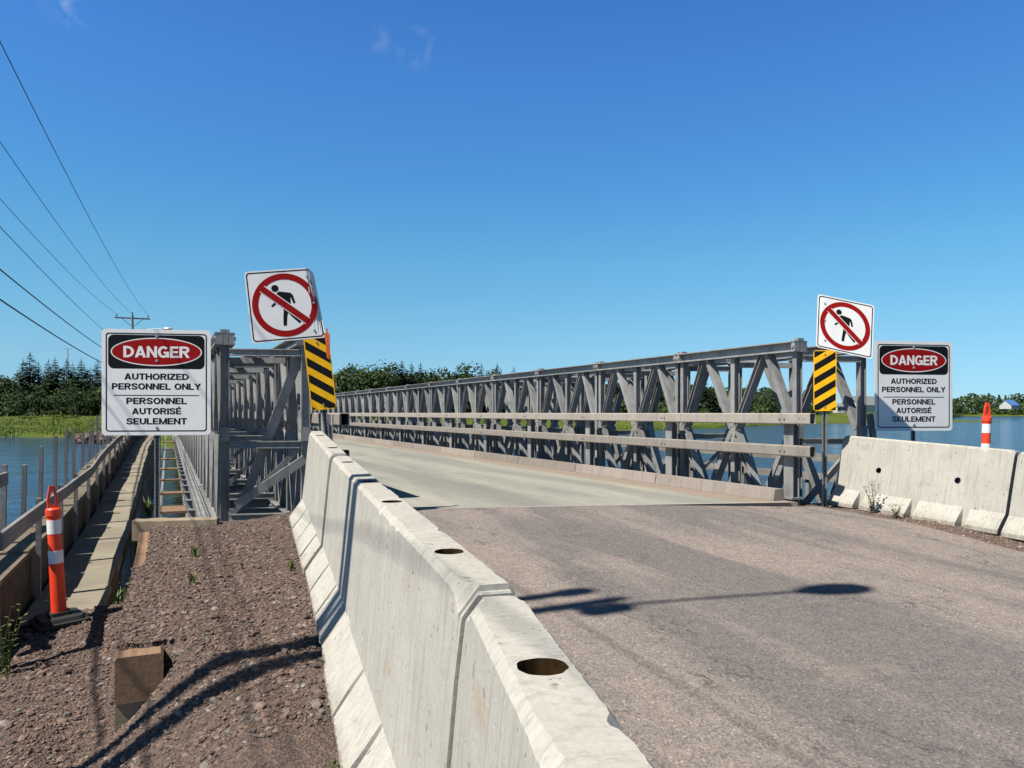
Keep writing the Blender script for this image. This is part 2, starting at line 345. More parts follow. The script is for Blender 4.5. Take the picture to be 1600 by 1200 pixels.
# ------------------------------------------------------------------ ground, road, water, far land
def jointY(x): return 10.93-.284*x
def endY(x): return 11.55-.284*x
def road_z(x, y):
    d = max(0, jointY(x)-y); d = d if d < 12 else 12+(d-12)*.3
    return CZ-1.31-.035*d-max(.03*max(0, x-6.2), .025*max(0, x-2)*sstep(0, 3, d))
def barX(y): return interp(y, [-8, 2.0, 4.4, 6.9, 9.5, 11], [.7, .84, 1.13, 1.42, 1.66, 1.8])
def ground_z(x, y):
    z = road_z(x, y)-.02
    zl = CZ-1.83+.085*min(0, y-8.0)-.10*max(0, -.4-x)         # low ground left of the timber
    zl -= .08*sstep(6.5, 5.6, y)*sstep(-.9, -.5, x)+.40*sstep(-1.08, -1.42, x)*sstep(8.4, 7.4, y)*sstep(4.4, 5.6, y)
    zl = max(zl, CZ-2.75) if x > -2.2 else max(zl, CZ-2.9)
    zs = CZ-1.50-.022*max(0, 9-y)                              # gravel shoulder by the barrier
    a, b = (-.37, -.30) if y > 5.78 else (lerp(-.34, -.80, sstep(5.78, 4.9, y)), lerp(.20, .60, sstep(5.78, 4.9, y)))
    bx = barX(y)
    if x < bx:
        zsh = lerp(zs, z-.03, sstep(bx-.9, bx, x))
        zsh = max(zsh, CZ-1.575+.05*mnoise.noise((x*2.5, y*1.7, 9))) if x < .15 and (5.95 < y < 6.7 or 7.15 < y < 7.35 or y > 8.3) else zsh
        z = lerp(zl, zsh, sstep(a, b, x))
    if x < -.2: z = lerp(z, -.9, sstep(8.35, 9.6, y+.25*mnoise.noise((x*1.5, y, 0)))*sstep(-.2, -.30, x))
    if x > 10.35: z = lerp(z, -1.0, sstep(10.35, 14.5, x))
    if x < 1.1 or x > 8.7: z += .022*mnoise.noise((x*3.1, y*3.1, 1.7))+.012*mnoise.noise((x*11, y*11, 4))
    return z
xs = list(np.arange(-16, -1.6, .6))+list(np.arange(-1.6, 1.3, .045))+list(np.arange(1.3, 8.6, .35))+list(np.arange(8.6, 10.6, .08))+list(np.arange(10.6, 24, .5))
vs_ = [-.02]+list(np.arange(0, 8, .05))+list(np.arange(8, 16, .3))+list(np.arange(16, 64, 3))
mb = MB(); mb.keep = 1; gv = []
for i, v in enumerate(vs_):
    for x in xs:
        y = endY(x)-max(v, 0); gv.append((x, y+(.02 if i == 0 else 0), -1.5 if i == 0 else ground_z(x, y)))
nx = len(xs); fs = []; ms = []
for i in range(len(vs_)-1):
    for k in range(nx-1):
        fs.append((i*nx+k, (i+1)*nx+k, (i+1)*nx+k+1, i*nx+k+1)); ms.append(1 if xs[k] > 4 else 0)
mb.v = gv; mb.f = fs; mb.m = ms
tag(mb.build('ground', [M['gravel'], M['gravel_fine']], smooth=True), kind='structure')
mb = MB(); mb.keep = 1                                          # asphalt approach
rx = list(np.linspace(.95, 9.05, 40)); rv = [-.0]+list(np.arange(.05, 14, .25))+list(np.arange(14, 62, 3)); gv = []
n_ = len(rx)
for v in rv:
    for k, x in enumerate(rx):
        e = 0
        if k == len(rx)-1: e = .16*mnoise.noise((0, v*1.3, 3))+.10*mnoise.noise((0, v*4, 3)) - .25*sstep(2.5, 0, v)
        y = jointY(x)-v; x2 = lerp(barX(y), rx[-1], k/(n_-1))+e; gv.append((x2, y, road_z(x2, y)+(.004 if k < n_-1 else -.03)))
n = len(rx); mb.v = gv; mb.f = [(i*n+k, (i+1)*n+k, (i+1)*n+k+1, i*n+k+1) for i in range(len(rv)-1) for k in range(n-1)]; mb.m = [0]*len(mb.f)
tag(mb.build('road', M['asphalt'], smooth=True), kind='structure')
mb = MB(); mb.keep = 1; mb.add([(-5000,-2500,0),(5000,-2500,0),(5000,7000,0),(-5000,7000,0)], [(0,1,2,3)])
tag(mb.build('water', M['water']), kind='structure')
mb = MB(); mb.box((0, 2000, -3.5), (10000, 9500, .5)); tag(mb.build('riverbed', M['gravel']), kind='structure')

# far land: shoreline distance by photo column
SHX = [-900, -300, 0, 120, 190, 250, 330, 420, 520, 600, 700, 850, 1000, 1130, 1260, 1400, 1480, 1500, 1700, 2300]
SHZ = [120, 105, 97, 95, 82, 66, 66, 72, 84, 100, 112, 122, 128, 150, 205, 232, 240, 640, 700, 760]
def shore(px): return interp(px, SHX, SHZ)
def land_h(t): return interp(t, [-8, 0, 1.5, 12, 40, 120, 900], [-2.0, -.06, .45, 1.0, 2.6, 3.0, 6])
def colpt(px, zc, z): 
    p = P(px, 645, zc); return (p.x, p.y, z)
mb = MB(); mb.keep = 1
cols = list(np.arange(-900, 2301, 10)); ts = [-8, -1.5, 0, .7, 1.5, 3, 5, 8, 12, 18, 26, 35, 45, 60, 80, 120, 200, 400, 900, 2200, 5000]
gv = []
for px in cols:
    s0 = shore(px)+1.6*mnoise.noise((px*.03, 0, 0))+.8*mnoise.noise((px*.11, 5, 0))
    for t in ts: gv.append(colpt(px, s0+t, land_h(t)+(.25*mnoise.noise((px*.05, t*.2, 7)) if t > 1 else 0)))
n = len(ts); mb.v = gv; mb.f = [(i*n+k, (i+1)*n+k, (i+1)*n+k+1, i*n+k+1) for i in range(len(cols)-1) for k in range(n-1)]; mb.m = [0]*len(mb.f)
tag(mb.build('far_bank', M['land'], smooth=True), kind='structure')
mb = MB(); mb.keep = 1; gv = []; pc = list(range(1440, 1581, 5))       # low marsh spit running out into the river
for px in pc:
    w = 1-((px-1440)/140)**2
    for k in range(7): u = k/6; gv.append(colpt(px, 232+60*w*u+8, -.1+.75*math.sin(math.pi*u)*max(.0, w)))
mb.v = gv; mb.f = [(i*7+k, (i+1)*7+k, (i+1)*7+k+1, i*7+k+1) for i in range(len(pc)-1) for k in range(6)]; mb.m = [0]*len(mb.f)
tag(mb.build('marsh_spit', M['land'], smooth=True), kind='structure')
# marsh grass blades along the banks
mb = MB(); mb.keep = 1
def blade(p, h, w, lean):
    a = random.uniform(0, 6.28); dx, dy = math.cos(a)*w, math.sin(a)*w; lx, ly = random.gauss(0, lean), random.gauss(0, lean)
    mb.add([(p[0]-dx, p[1]-dy, p[2]-.05), (p[0]+dx, p[1]+dy, p[2]-.05), (p[0]+lx, p[1]+ly, p[2]+h)], [(0, 1, 2)])
for i in range(34000):
    px = random.uniform(-60, 175) if i % 2 else random.uniform(520, 1500)
    t = abs(random.gauss(0, 16))+.6; s0 = shore(px); q = colpt(px, s0+t, land_h(t)-.1)
    h = random.uniform(.14, .42); blade(q, h, random.uniform(.04, .11), .10)
tag(mb.build('marsh_grass', M['grass']), 'green and yellowish marsh grass growing along the far river bank', 'grass', kind='stuff')
# loose stones on the left shoulder and slope, fine stones on the right shoulder
ICO_V = np.array([(0,0,1),(.894,0,.447),(.276,.851,.447),(-.724,.526,.447),(-.724,-.526,.447),(.276,-.851,.447),(.724,.526,-.447),(-.276,.851,-.447),(-.894,0,-.447),(-.276,-.851,-.447),(.724,-.526,-.447),(0,0,-1)])
ICO_F = np.array([(0,1,2),(0,2,3),(0,3,4),(0,4,5),(0,5,1),(1,6,2),(2,7,3),(3,8,4),(4,9,5),(5,10,1),(2,6,7),(3,7,8),(4,8,9),(5,9,10),(1,10,6),(11,7,6),(11,8,7),(11,9,8),(11,10,9),(11,6,10)])
def stones(name, n, place, smin, smax, mat, label):
    V = np.zeros((n, 12, 3)); 
    for i in range(n):
        x, y = place(); z = ground_z(x, y); s = smin*(smax/smin)**(rng.random()**2.8)
        q = ICO_V*(1+.35*(rng.random((12, 1))-.5))*np.array([1, rng.uniform(.55, .95), rng.uniform(.3, .65)])*s
        r = np.array(Euler((rng.normal(0, .35), rng.normal(0, .35), rng.uniform(0, 6.28))).to_matrix()); V[i] = q @ r.T+np.array([x, y, z+s*.12])
    F = (ICO_F[None]+12*np.arange(n)[:, None, None]).reshape(-1, 3)
    me = bpy.data.meshes.new(name); me.from_pydata(V.reshape(-1, 3).tolist(), [], F.tolist()); me.materials.append(mat); me.update()
    tag(link(name, me), label, 'gravel', kind='stuff')
def pl_left():
    while True:
        x = rng.uniform(-1.5, 1.45); y = rng.uniform(4.0, 11.2)
        if x > barX(y)-.27: continue
        if x > -.3 and y > 11.3-.284*x: continue
        if x < -.3 and y > 8.3: continue
        if rng.random() < min(1, (7.5/(y+1.2))**1.6): return x, y
stones('gravel_stones', 46000, pl_left, .0045, .026, M['stone'], 'loose dark reddish crushed stone covering the shoulder left of the concrete barriers')
stones('large_gravel', 900, pl_left, .018, .046, M['stone'], 'larger angular stones strewn over the gravel of the left shoulder')
def pl_right():
    while True:
        x = rng.uniform(8.7, 10.4); y = rng.uniform(3.0, 9.1)
        if y < endY(x)-.1 and (x > 9.0 or rng.random() < .35): return x, y
stones('shoulder_stones', 9000, pl_right, .006, .022, M['stone_fine'], 'fine pinkish gravel along the foot of the right concrete barriers')

def stones_on(name, n, place, smin, smax, mat, label):
    global ground_z
    g0 = ground_z; ground_z = lambda x, y: road_z(x, y)+.004
    stones(name, n, place, smin, smax, mat, label); ground_z = g0
def pl_grit():
    while True:
        y = rng.uniform(1.5, 9.6)
        if rng.random() < .5: x = barX(y)+.30+abs(rng.normal(0, .10))
        else: x = 8.95-abs(rng.normal(0, .35))
        if y < jointY(x)-.05: return x, y
stones_on('road_grit', 2600, pl_grit, .0025, .010, M['stone_fine'], 'scattered grit and small stones along both edges of the asphalt')
# ------------------------------------------------------------------ steel truss bridge
BAY, NB = 3.05, 20
ZT, ZB, ZM, DK = CZ+1.12, CZ-1.72, CZ-.30, CZ-1.31
B0 = Vector((5.4, 10.1, DK))
bridge = thing('truss_bridge', 'grey galvanised steel panel truss bridge carrying a single dusty lane across the river', 'bridge', B0)
def bpart(name, mb, mat, smooth=False, parent=None, lab=None):
    o = mb.build(name, mat, parent or bridge, None if parent else -B0, smooth)
    if lab: o['label'] = lab
    return o
def startY(x): return 11.62-.284*x
def chord(z0, z1, sgn):
    m = MB(); zc = (z0+z1)/2; h = z1-z0
    for sx in (-1, 1):                       # two channels back to back with a slot between
        a = sx*.03; b = sx*.135; t = .016; e = sx*.012
        m.extr([(a, -h/2), (b, -h/2), (b, -h/2+t*1.6), (a+e, -h/2+t*1.6), (a+e, h/2-t), (b, h/2-t), (b, h/2), (a, h/2)], (0, .01, zc), (0, BAY-.01, zc), (1,0,0), (0,0,1))
    for y in (.05, BAY-.05): m.box((0, y, zc), (.25, .075, h+.012)); m.box((0, y, zc+sgn*(h/2+.02)), (.12, .08, .05))
    for y in (.05, BAY-.05):
        for sx in (-1, 1): m.tube([(sx*.11, y, zc), (sx*.145, y, zc)], .028, 8)
    for k in range(1, 6): m.box((0, BAY*k/6, zc), (.07, .06, h-.02))
    return m
def upright(y, mid):
    m = MB(); w = .095 if mid else .085; t = .014
    m.hbeam((0, y, ZB+.15), (0, y, ZT-.15), w, .125, t, (1,0,0))
    m.box((0, y, ZM), (.135, w+.05, .20)); return m
def diag(yv, ya, top):
    m = MB(); z1 = (ZT-.15) if top else (ZB+.15)
    s = 1 if ya > yv else -1
    p0 = Vector((0, yv+s*.05, ZM+(.04 if top else -.04))); p1 = Vector((0, ya-s*.055, z1)); di = (p1-p0).normalized()
    side = di.cross(Vector((1,0,0))).normalized(); w, d, t = .088, .15, .012    # channel: the ones rising away from the near end open toward the road
    ux = Vector((1,0,0)) if ya > yv else Vector((-1,0,0))
    m.extr([(-w/2,-d/2),(w/2,-d/2),(w/2,d/2),(w/2-t,d/2),(w/2-t,-d/2+t),(-w/2+t,-d/2+t),(-w/2+t,d/2),(-w/2,d/2)], p0, p1, side, ux)
    return m
q1, q3, c_, e0, e1 = BAY/4, BAY*3/4, BAY/2, .085, BAY-.085
DIA = [(e0, q1, t) for t in (1, 0)]+[(c_, q1, t) for t in (1, 0)]+[(c_, q3, t) for t in (1, 0)]+[(e1, q3, t) for t in (1, 0)]
def join(ms):
    r = MB()
    for m in ms: r.add(m.v, m.f)
    return r
proto_mesh = {}
full = join([chord(ZT-.165, ZT, 1), chord(ZB, ZB+.165, -1)]+[upright(e0, 0), upright(c_, 1), upright(e1, 0)]+[diag(*d) for d in DIA])
tmp = full.build('truss_panel', M['galv']); PANEL = tmp.data; bpy.data.objects.remove(tmp)
def mesh_of(m, name):
    t = m.build(name, M['galv']); d = t.data; bpy.data.objects.remove(t); return d
SUB = [('top_chord', mesh_of(chord(ZT-.165, ZT, 1), 'top_chord')), ('bottom_chord', mesh_of(chord(ZB, ZB+.165, -1), 'bottom_chord'))]
SUB += [('upright', mesh_of(upright(y, k), 'upright')) for y, k in ((e0, 0), (c_, 1), (e1, 0))]
SUB += [('diagonal', mesh_of(diag(*d), 'diagonal')) for d in DIA]
PLANES = [(.73, 2), (1.79, 2), (9.0, 6), (10.04, 2)]
for X, nsplit in PLANES:
    for i in range(NB):
        loc = Vector((X, startY(X)+i*BAY, 0))-B0
        if i < nsplit:
            pe = bpy.data.objects.new('truss_panel', None); COL.objects.link(pe); pe.parent = bridge; pe.location = loc
            for nm, me in SUB: link(nm, me, pe)
        else: link('truss_panel', PANEL, bridge, loc)
def brace_pair(X0, X1, y0, y1):
    """sway frame between two truss planes"""
    m = MB(); a = Vector((X0, y0, 0)); b = Vector((X1, y1, 0)); U = Vector((0,0,1)); d = (b-a).normalized()
    pa, pb = a+d*.07, b-d*.07
    for z in (ZM-.15, ZB+.25): m.hbeam(pa+U*z, pb+U*z, .10, .10, .014, (0,0,1))
    m.beam(pa+U*(ZB+.28), pb+U*(ZM-.19), .07, .02, (0,1,0))
    t = MB(); t.hbeam(pa+U*(ZT-.27), pb+U*(ZT-.27), .10, .10, .014, (0,0,1)); return m, t
for X0, X1 in ((.73, 1.79), (9.0, 10.04)):
    for i in range(NB+1):
        y0, y1 = startY(X0)+i*BAY, startY(X1)+i*BAY; off = -.0 if i else .06
        fr, tp = brace_pair(X0, X1, y0+off, y1+off); bpart('sway_frame', fr, M['galv']); bpart('top_strut', tp, M['galv'])
        if i < NB:
            m = MB(); U = Vector((0,0,1)); zz = ZT-.25
            m.beam((X0+.1, y0+.25, zz), (X1-.1, y1+BAY-.25, zz), .07, .025, (0,0,1)); m.beam((X1-.1, y1+.25, zz+.03), (X0+.1, y0+BAY-.25, zz+.03), .07, .025, (0,0,1))
            m.beam((X0+.07, y0+BAY/2, zz-.04), (X1-.07, y1+BAY/2, zz-.04), .09, .09, (0,0,1))
            bpart('top_brace', m, M['galv'])
for X, s in ((10.04, 1),):                                               # rakers on the river side
    for i in range(NB+1):
        y = startY(X)+i*BAY; m = MB(); m.beam((X+.09*s, y, CZ-.02), (X+.42*s, y, ZB+.1), .09, .06, (0,1,0)); bpart('raker', m, M['galv'])
m = MB()                                                                  # raking struts of the left end frame
ya = startY(.73)
m.beam((.90, ya+.20, ZB+.2), (1.72, startY(1.79)+.12, ZT-.3), .13, .03, (0,1,0)); bpart('end_strut', m, M['galv'])
m = MB(); m.beam((.88, ya+.02, ZB+.42), (1.78, startY(1.79)+.02, ZM-.35), .12, .05, (0,1,0)); bpart('end_strut', m, M['galv'])
m = MB(); m.beam((9.1, startY(9.0)+.03, ZB+.3), (9.98, startY(10.04)+.03, ZM-.1), .10, .05, (0,1,0)); bpart('end_strut', m, M['galv'])
# transoms under the deck reaching out beyond the left truss, with a bolted bearer on their ends
for i in range(NB*2+1):
    y = 12.0+i*BAY/2; sk = lambda x: y-.284*(x-.73)
    m = MB(); m.hbeam((.30, sk(.3), DK-.42), (10.6, sk(10.6), DK-.42), .12, .30, .014, (0,0,1)); bpart('transom', m, M['galv'])
m = MB(); m.box((.49, startY(.5)+30.4, CZ-1.55), (.16, 60.8, .03)); m.box((.42, startY(.5)+30.4, CZ-1.61), (.02, 60.8, .10))
for i in range(150):
    for xx in (.455, .525): m.tube([(xx, 11.75+i*.28, CZ-1.535), (xx, 11.75+i*.28, CZ-1.515)], .016, 6)
bpart('bolted_bearer', m, M['galv'])
# deck
m = MB(); m.keep = 0
YE = startY(5)+NB*BAY; xl, xr = 2.42, 8.42; n = 60; gv = []
for k in range(n+1):
    t = k/n
    for x in (xl, (xl+xr)/2, xr):
        y = lerp(jointY(x)+.012, YE-.284*(x-5), t); gv.append((x, y, DK))
m.add(gv, [(k*3+j, k*3+j+1, k*3+j+4, k*3+j+3) for k in range(n) for j in (0, 1)])
m.extr([(-.12, -.02), (-.12, -.28), (0, -.28), (0, -.02)], (xl, jointY(xl)+.012, DK+.018), (xr, jointY(xr)+.012, DK+.018), (0,-1,0), (0,0,1))
bpart('deck', m, M['deck'])
m = MB(); m.extr([(-.05, 0), (.05, 0), (.05, .006), (-.05, .006)], (2.5, jointY(2.5)+.03, DK+.001), (8.3, jointY(8.3)+.03, DK+.001), (0,1,0), (0,0,1)); bpart('joint_plate', m, M['rail'])
for X, s in ((8.20, 1), (2.62, -1)):
    y0 = 8.80 if s > 0 else jointY(2.6)+.1
    for i in range(NB):
        m = MB(); m.extr([(0, 0), (.03*s, .17), (.20*s, .17), (.22*s, 0)], (X, y0+i*BAY+.012, DK+.003), (X, y0+(i+1)*BAY-.012, DK+.003), (1,0,0), (0,0,1)); bpart('kerb', m, M['kerb'])
def tube_rail(x, y0, y1, zt, h, d):
    m = MB(); t = .012; a, b = d/2, h/2; zc = zt-h/2
    o = rrect(d, h, .02, 3); i = rrect(d-2*t, h-2*t, .012, 3); n = len(o)
    vs = [(x+p, y0, zc+q) for p, q in o]+[(x+p, y1, zc+q) for p, q in o]+[(x+p, y0, zc+q) for p, q in i]+[(x+p, y1, zc+q) for p, q in i]
    fs = [(k, (k+1) % n, n+(k+1) % n, n+k) for k in range(n)]+[(2*n+k, 3*n+k, 3*n+(k+1) % n, 2*n+(k+1) % n) for k in range(n)]
    fs += [(k, 2*n+k, 2*n+(k+1) % n, (k+1) % n) for k in range(n)]+[(n+k, n+(k+1) % n, 3*n+(k+1) % n, 3*n+k) for k in range(n)]
    m.keep = 0; m.add(vs, fs); return m
for X, s, y0 in ((8.52, -1, 8.36), (2.12, 1, 10.08)):
    for zt in (CZ-.005, CZ-.485):
        m = tube_rail(X, y0, y0+3.05*NB+1, zt, .165, .12)
        rl = bpart('guard_rail', m, M['rail'])
        b = MB(); xf = X+s*.061
        for i in range(NB+1):
            for dy in (.50, .60): b.tube([(xf, y0+dy+i*BAY, zt-.082), (xf+s*.014, y0+dy+i*BAY, zt-.082)], .017, 8)
        for dy in (.10, .20): b.tube([(xf, y0+dy, zt-.082), (xf+s*.003, y0+dy, zt-.082)], .014, 8)
        b.build('bolt', M['bolt'], rl)
    for i in range(NB+1):
        y = y0+.55+i*BAY; m = MB(); xx = X-s*.13
        m.hbeam((xx, y, DK-.3), (xx, y, CZ-.02), .19, .13, .014, (1,0,0)); m.box((xx, y, DK+.02), (.22, .24, .03))
        bpart('rail_post', m, M['galv'])
m = MB(); m.box((10.3, startY(10.04)-.02, CZ+.62), (.02, .02, .02)) if 0 else None

# ------------------------------------------------------------------ concrete barriers
def boolean(o, cutters):
    for c in cutters:
        md = o.modifiers.new('b', 'BOOLEAN'); md.object = c; md.operation = 'DIFFERENCE'; md.solver = 'EXACT'
    dg = bpy.context.evaluated_depsgraph_get(); me = bpy.data.meshes.new_from_object(o.evaluated_get(dg))
    o.modifiers.clear(); old = o.data; o.data = me; me.name = o.name; bpy.data.meshes.remove(old)
    for c in cutters: d = c.data; bpy.data.objects.remove(c); bpy.data.meshes.remove(d)
def barrier_mesh(L, notches, nw, seed, key=True):
    """Jersey profile along local +Y from 0 to L, base at z=0; notches on the -X toe"""
    rr = random.Random(seed)
    st = set(np.round(np.arange(0, L+.001, L/150), 4))
    for a in notches: st |= {a-.012, a, a+nw, a+nw+.012}
    st |= {.004, .009, .022, .03, .038, L-.004, L-.009, L-.022, L-.03, L-.038}; st = sorted(st); brk = .03
    chips = [(rr.uniform(0, L), rr.uniform(.02, .07), rr.uniform(.008, .026), rr.choice((0, 1))) for _ in range(9)]+[(rr.choice((.03, L-.03)), .10, .045, 0), (L-.02, .08, .04, 1), (.02, .07, .03, 0)]
    def prof(y):
        inn = any(a <= y <= a+nw for a in notches)
        ed = min(y, L-y)
        j = lambda s: rr.gauss(0, s)
        cc = [.024+rr.gauss(0, .0012)+sum(dp*max(0, 1-abs(y-c0)/w0)*rr.uniform(.6, 1.1) for c0, w0, dp, sd in chips if sd == q_) for q_ in (0, 1)]
        f = 1 if ed > .02 else .985
        zt = 1.07-(rr.uniform(.012, .038) if ed < brk+rr.uniform(-.01, .01) else 0)
        pts = []
        for sx in (-1, 1):
            kx = .155; ch = cc[0 if sx < 0 else 1]
            if inn and sx < 0: lo = [(.172, .012), (.168, .07), (.160, .17), (.155, .262)]
            else: lo = [(.30+j(.003), .0), (.302+j(.004), .055+j(.004)), (.232+j(.002), .155), (kx+j(.0015), .262)]
            side = lo+[(.128, .55), (.104, .82), (.083, zt-ch), (.083-ch*.8, zt)]
            pts.append([(sx*a*f, b) for a, b in side])
        return pts[0]+pts[1][::-1]
    v = []; f = []
    P0 = [prof(y) for y in st]; n = len(P0[0])
    for y, p in zip(st, P0): v += [(a, y, b) for a, b in p]
    for i in range(len(st)-1):
        for k in range(n): f.append((i*n+k, i*n+(k+1) % n, (i+1)*n+(k+1) % n, (i+1)*n+k))
    f += [tuple(range(n)), tuple(range((len(st)-1)*n, len(st)*n))[::-1]]
    m = MB(); m.add(v, f); return m
def cyl_obj(p0, p1, r, n=48):
    m = MB(); m.tube([p0, p1], r, n)
    c0 = (Vector(p0)+Vector(p1))/2
    for i in range(n):
        f = 1+.09*mnoise.noise((2*math.cos(i*.131), 2*math.sin(i*.131), p0[1]*7))
        for q in (i, i+n): v = Vector(m.v[q]); e = Vector(p0) if q < n else Vector(p1); m.v[q] = tuple(e+(v-e)*f)
    return m.build('cutter', M['rust_water'])
def barrier(label, a, b, za, zb, group, notches, nw, seed, holes='top', roll=0):
    """a, b plan positions of the centre line, za, zb top heights"""
    A = Vector((*a, za-1.07)); Bv = Vector((*b, zb-1.07)); L = (Bv-A).length
    root = thing('concrete_barrier', label, 'barrier', A, (0, 0, 0), group)
    d = (Bv-A).normalized(); root.rotation_euler = (d.to_track_quat('Y', 'Z').to_matrix() @ Matrix.Rotation(R(roll), 3, 'Y')).to_euler()
    o = barrier_mesh(L-.03, notches, nw, seed).build('barrier_body', [M['concrete'], M['rust_water']], root)
    cut = []
    if holes == 'top':
        for y in (L*.21, L*.745): cut.append(cyl_obj((0, y, .90), (0, y, 1.2), .052))
    else:
        for y in (L*.26, L*.72): cut.append(cyl_obj((-.4, y, .60), (.4, y, .60), .042))
    o.parent = None; boolean(o, cut); o.parent = root
    if len(o.data.materials) < 2: o.data.materials.append(M['rust_water'])
    if holes == 'top':
        w = MB()
        for y in (L*.21, L*.745): w.add([(.056*math.cos(t*math.pi/10), y+.056*math.sin(t*math.pi/10), 1.012) for t in range(20)], [tuple(range(20))])
        w.build('hole_puddle', M['rust_water'], root)
    k = MB()                                            # steel lifting key cast into the far end
    k.box((0, L-.022, .72), (.05, .03, .25)); k.build('end_key', M['dark_steel'], root)
    return root
def cp(zc, xc): return (xc*CT+zc*ST, -xc*ST+zc*CT)
LB = [(-.26, .39, -.53), (2.17, -.055, -.5), (4.57, -.80, -.455), (6.92, -1.56, -.368), (9.25, -2.36, -.215)]
lbl = ['chalky concrete barrier nearest the camera, cut off by the bottom edge',
       'concrete barrier second from the camera with a chipped top corner beside the open joint',
       'concrete barrier crossed by the dark pole shadow, third from the camera left of the road',
       'farthest concrete barrier of the left row, ending beside the bent no pedestrians sign']
for i in range(4):
    (z0, x0, t0), (z1, x1, t1) = LB[i], LB[i+1]
    p, q = cp(z0, x0), cp(z1, x1)
    sidev = (Vector(q)-Vector(p)).normalized().orthogonal()*(.0, .012, -.01, .008)[i]
    barrier(lbl[i], (p[0]+sidev[0], p[1]+sidev[1]), (q[0]+sidev[0], q[1]+sidev[1]), CZ+t0+(.0, .012, -.012, .004)[i], CZ+t1+(.0, .012, -.012, .004)[i], 'concrete barriers left of the road', (.42, 1.05, 1.72), .035, 11+i)
barrier('concrete barrier with two side holes and a leafy weed at its foot', (9.70, 6.28), (9.42, 8.74), CZ-.47, CZ-.34, 'concrete barriers right of the road', (.42, 1.12, 1.92), .09, 31, 'side', 5.5)
barrier('concrete barrier cut off by the right edge of the photograph', (10.00, 3.84), (9.70, 6.27), CZ-.62, CZ-.485, 'concrete barriers right of the road', (.42, 1.12, 1.92), .09, 32, 'side', 5)

# ------------------------------------------------------------------ signs
def spl(pts, n=7):
    """Catmull-Rom through pts"""
    p = [pts[0]]+list(pts)+[pts[-1]]; out = []
    for i in range(1, len(p)-2):
        for k in range(n):
            t = k/n; out.append(tuple(.5*(2*p[i][c]+(p[i+1][c]-p[i-1][c])*t+(2*p[i-1][c]-5*p[i][c]+4*p[i+1][c]-p[i+2][c])*t*t+(3*p[i][c]-p[i-1][c]-3*p[i+1][c]+p[i+2][c])*t**3) for c in (0, 1)))
    return out+[pts[-1]]
def arc(cx, cz, rx, rz, a0, a1, n=14): return [(cx+rx*math.cos(R(lerp(a0, a1, k/n))), cz+rz*math.sin(R(lerp(a0, a1, k/n)))) for k in range(n+1)]
T_ = .2; H_ = .1                              # bold sans capitals, height 1, drawn as strokes
def bar(x0, z0, x1, z1): return ('q', [(x0, z0), (x1, z0), (x1, z1), (x0, z1)])
def quad(*p): return ('q', list(p))
def bowl(w, z0, z1):
    zc, rz = (z0+z1)/2, (z1-z0)/2-.085; r = min(rz*1.15, w-.3); return ('s', [(.15, z1-.085), (w-.1-r, z1-.085)]+arc(w-.1-r, zc, r, rz, 90, -90)[1:-1]+[(w-.1-r, z0+.085), (.15, z0+.085)])
GL = {
 'A': (.86, [quad((0, 0), (.21, 0), (.53, 1), (.325, 1)), quad((.65, 0), (.86, 0), (.535, 1), (.33, 1)), bar(.2, .2, .66, .36)]),
 'U': (.78, [('s', [(.1, 1), (.1, .4)]+arc(.39, .375, .29, .285, 180, 360)[1:-1]+[(.68, .4), (.68, 1)])]),
 'T': (.72, [bar(0, .83, .72, 1), bar(.26, 0, .46, .83)]),
 'H': (.78, [bar(0, 0, .2, 1), bar(.58, 0, .78, 1), bar(.2, .42, .58, .59)]),
 'O': (.88, [('s', arc(.44, .5, .34, .42, 0, 360, 40))]),
 'R': (.80, [bar(0, 0, .2, 1), bowl(.78, .42, 1.0), quad((.34, .42), (.55, .42), (.80, 0), (.57, 0))]),
 'P': (.74, [bar(0, 0, .2, 1), bowl(.74, .36, 1.0)]),
 'D': (.82, [bar(0, 0, .2, 1), bowl(.82, 0, 1.0)]),
 'I': (.2, [bar(0, 0, .2, 1)]),
 'Z': (.72, [bar(.03, .83, .70, 1), bar(0, 0, .72, .17), quad((0, .17), (.24, .17), (.70, .83), (.45, .83))]),
 'E': (.68, [bar(0, 0, .2, 1), bar(.2, .83, .66, 1), bar(.2, .42, .62, .58), bar(.2, 0, .68, .17)]),
 'S': (.76, [('s', spl([(.68, .70), (.60, .86), (.38, .915), (.16, .85), (.12, .70), (.22, .58), (.54, .44), (.65, .29), (.58, .14), (.38, .085), (.16, .14), (.08, .31)]))]),
 'N': (.80, [bar(0, 0, .2, 1), bar(.6, 0, .8, 1), quad((.2, .66), (.2, 1), (.6, .34), (.6, .0))]),
 'L': (.66, [bar(0, 0, .2, 1), bar(.2, 0, .66, .17)]),
 'Y': (.82, [bar(.31, 0, .51, .42), quad((.31, .42), (.51, .42), (.82, 1), (.585, 1)), quad((.235, 1), (0, 1), (.31, .42), (.46, .52))]),
 'M': (.96, [bar(0, 0, .19, 1), bar(.77, 0, .96, 1), quad((.19, 1), (.19, .60), (.41, 0), (.48, .26)), quad((.77, 1), (.77, .60), (.55, 0), (.48, .26)), quad((.41, 0), (.55, 0), (.48, .27), (.48, .27))]),
 'G': (.88, [('s', arc(.44, .5, .34, .42, 42, 330, 34)+[(.78, .34)]), bar(.46, .36, .87, .52), bar(.72, .02, .87, .36)]),
}
GL['\u00c9'] = (.68, GL['E'][1]+[quad((.24, 1.07), (.38, 1.07), (.56, 1.25), (.34, 1.25))])
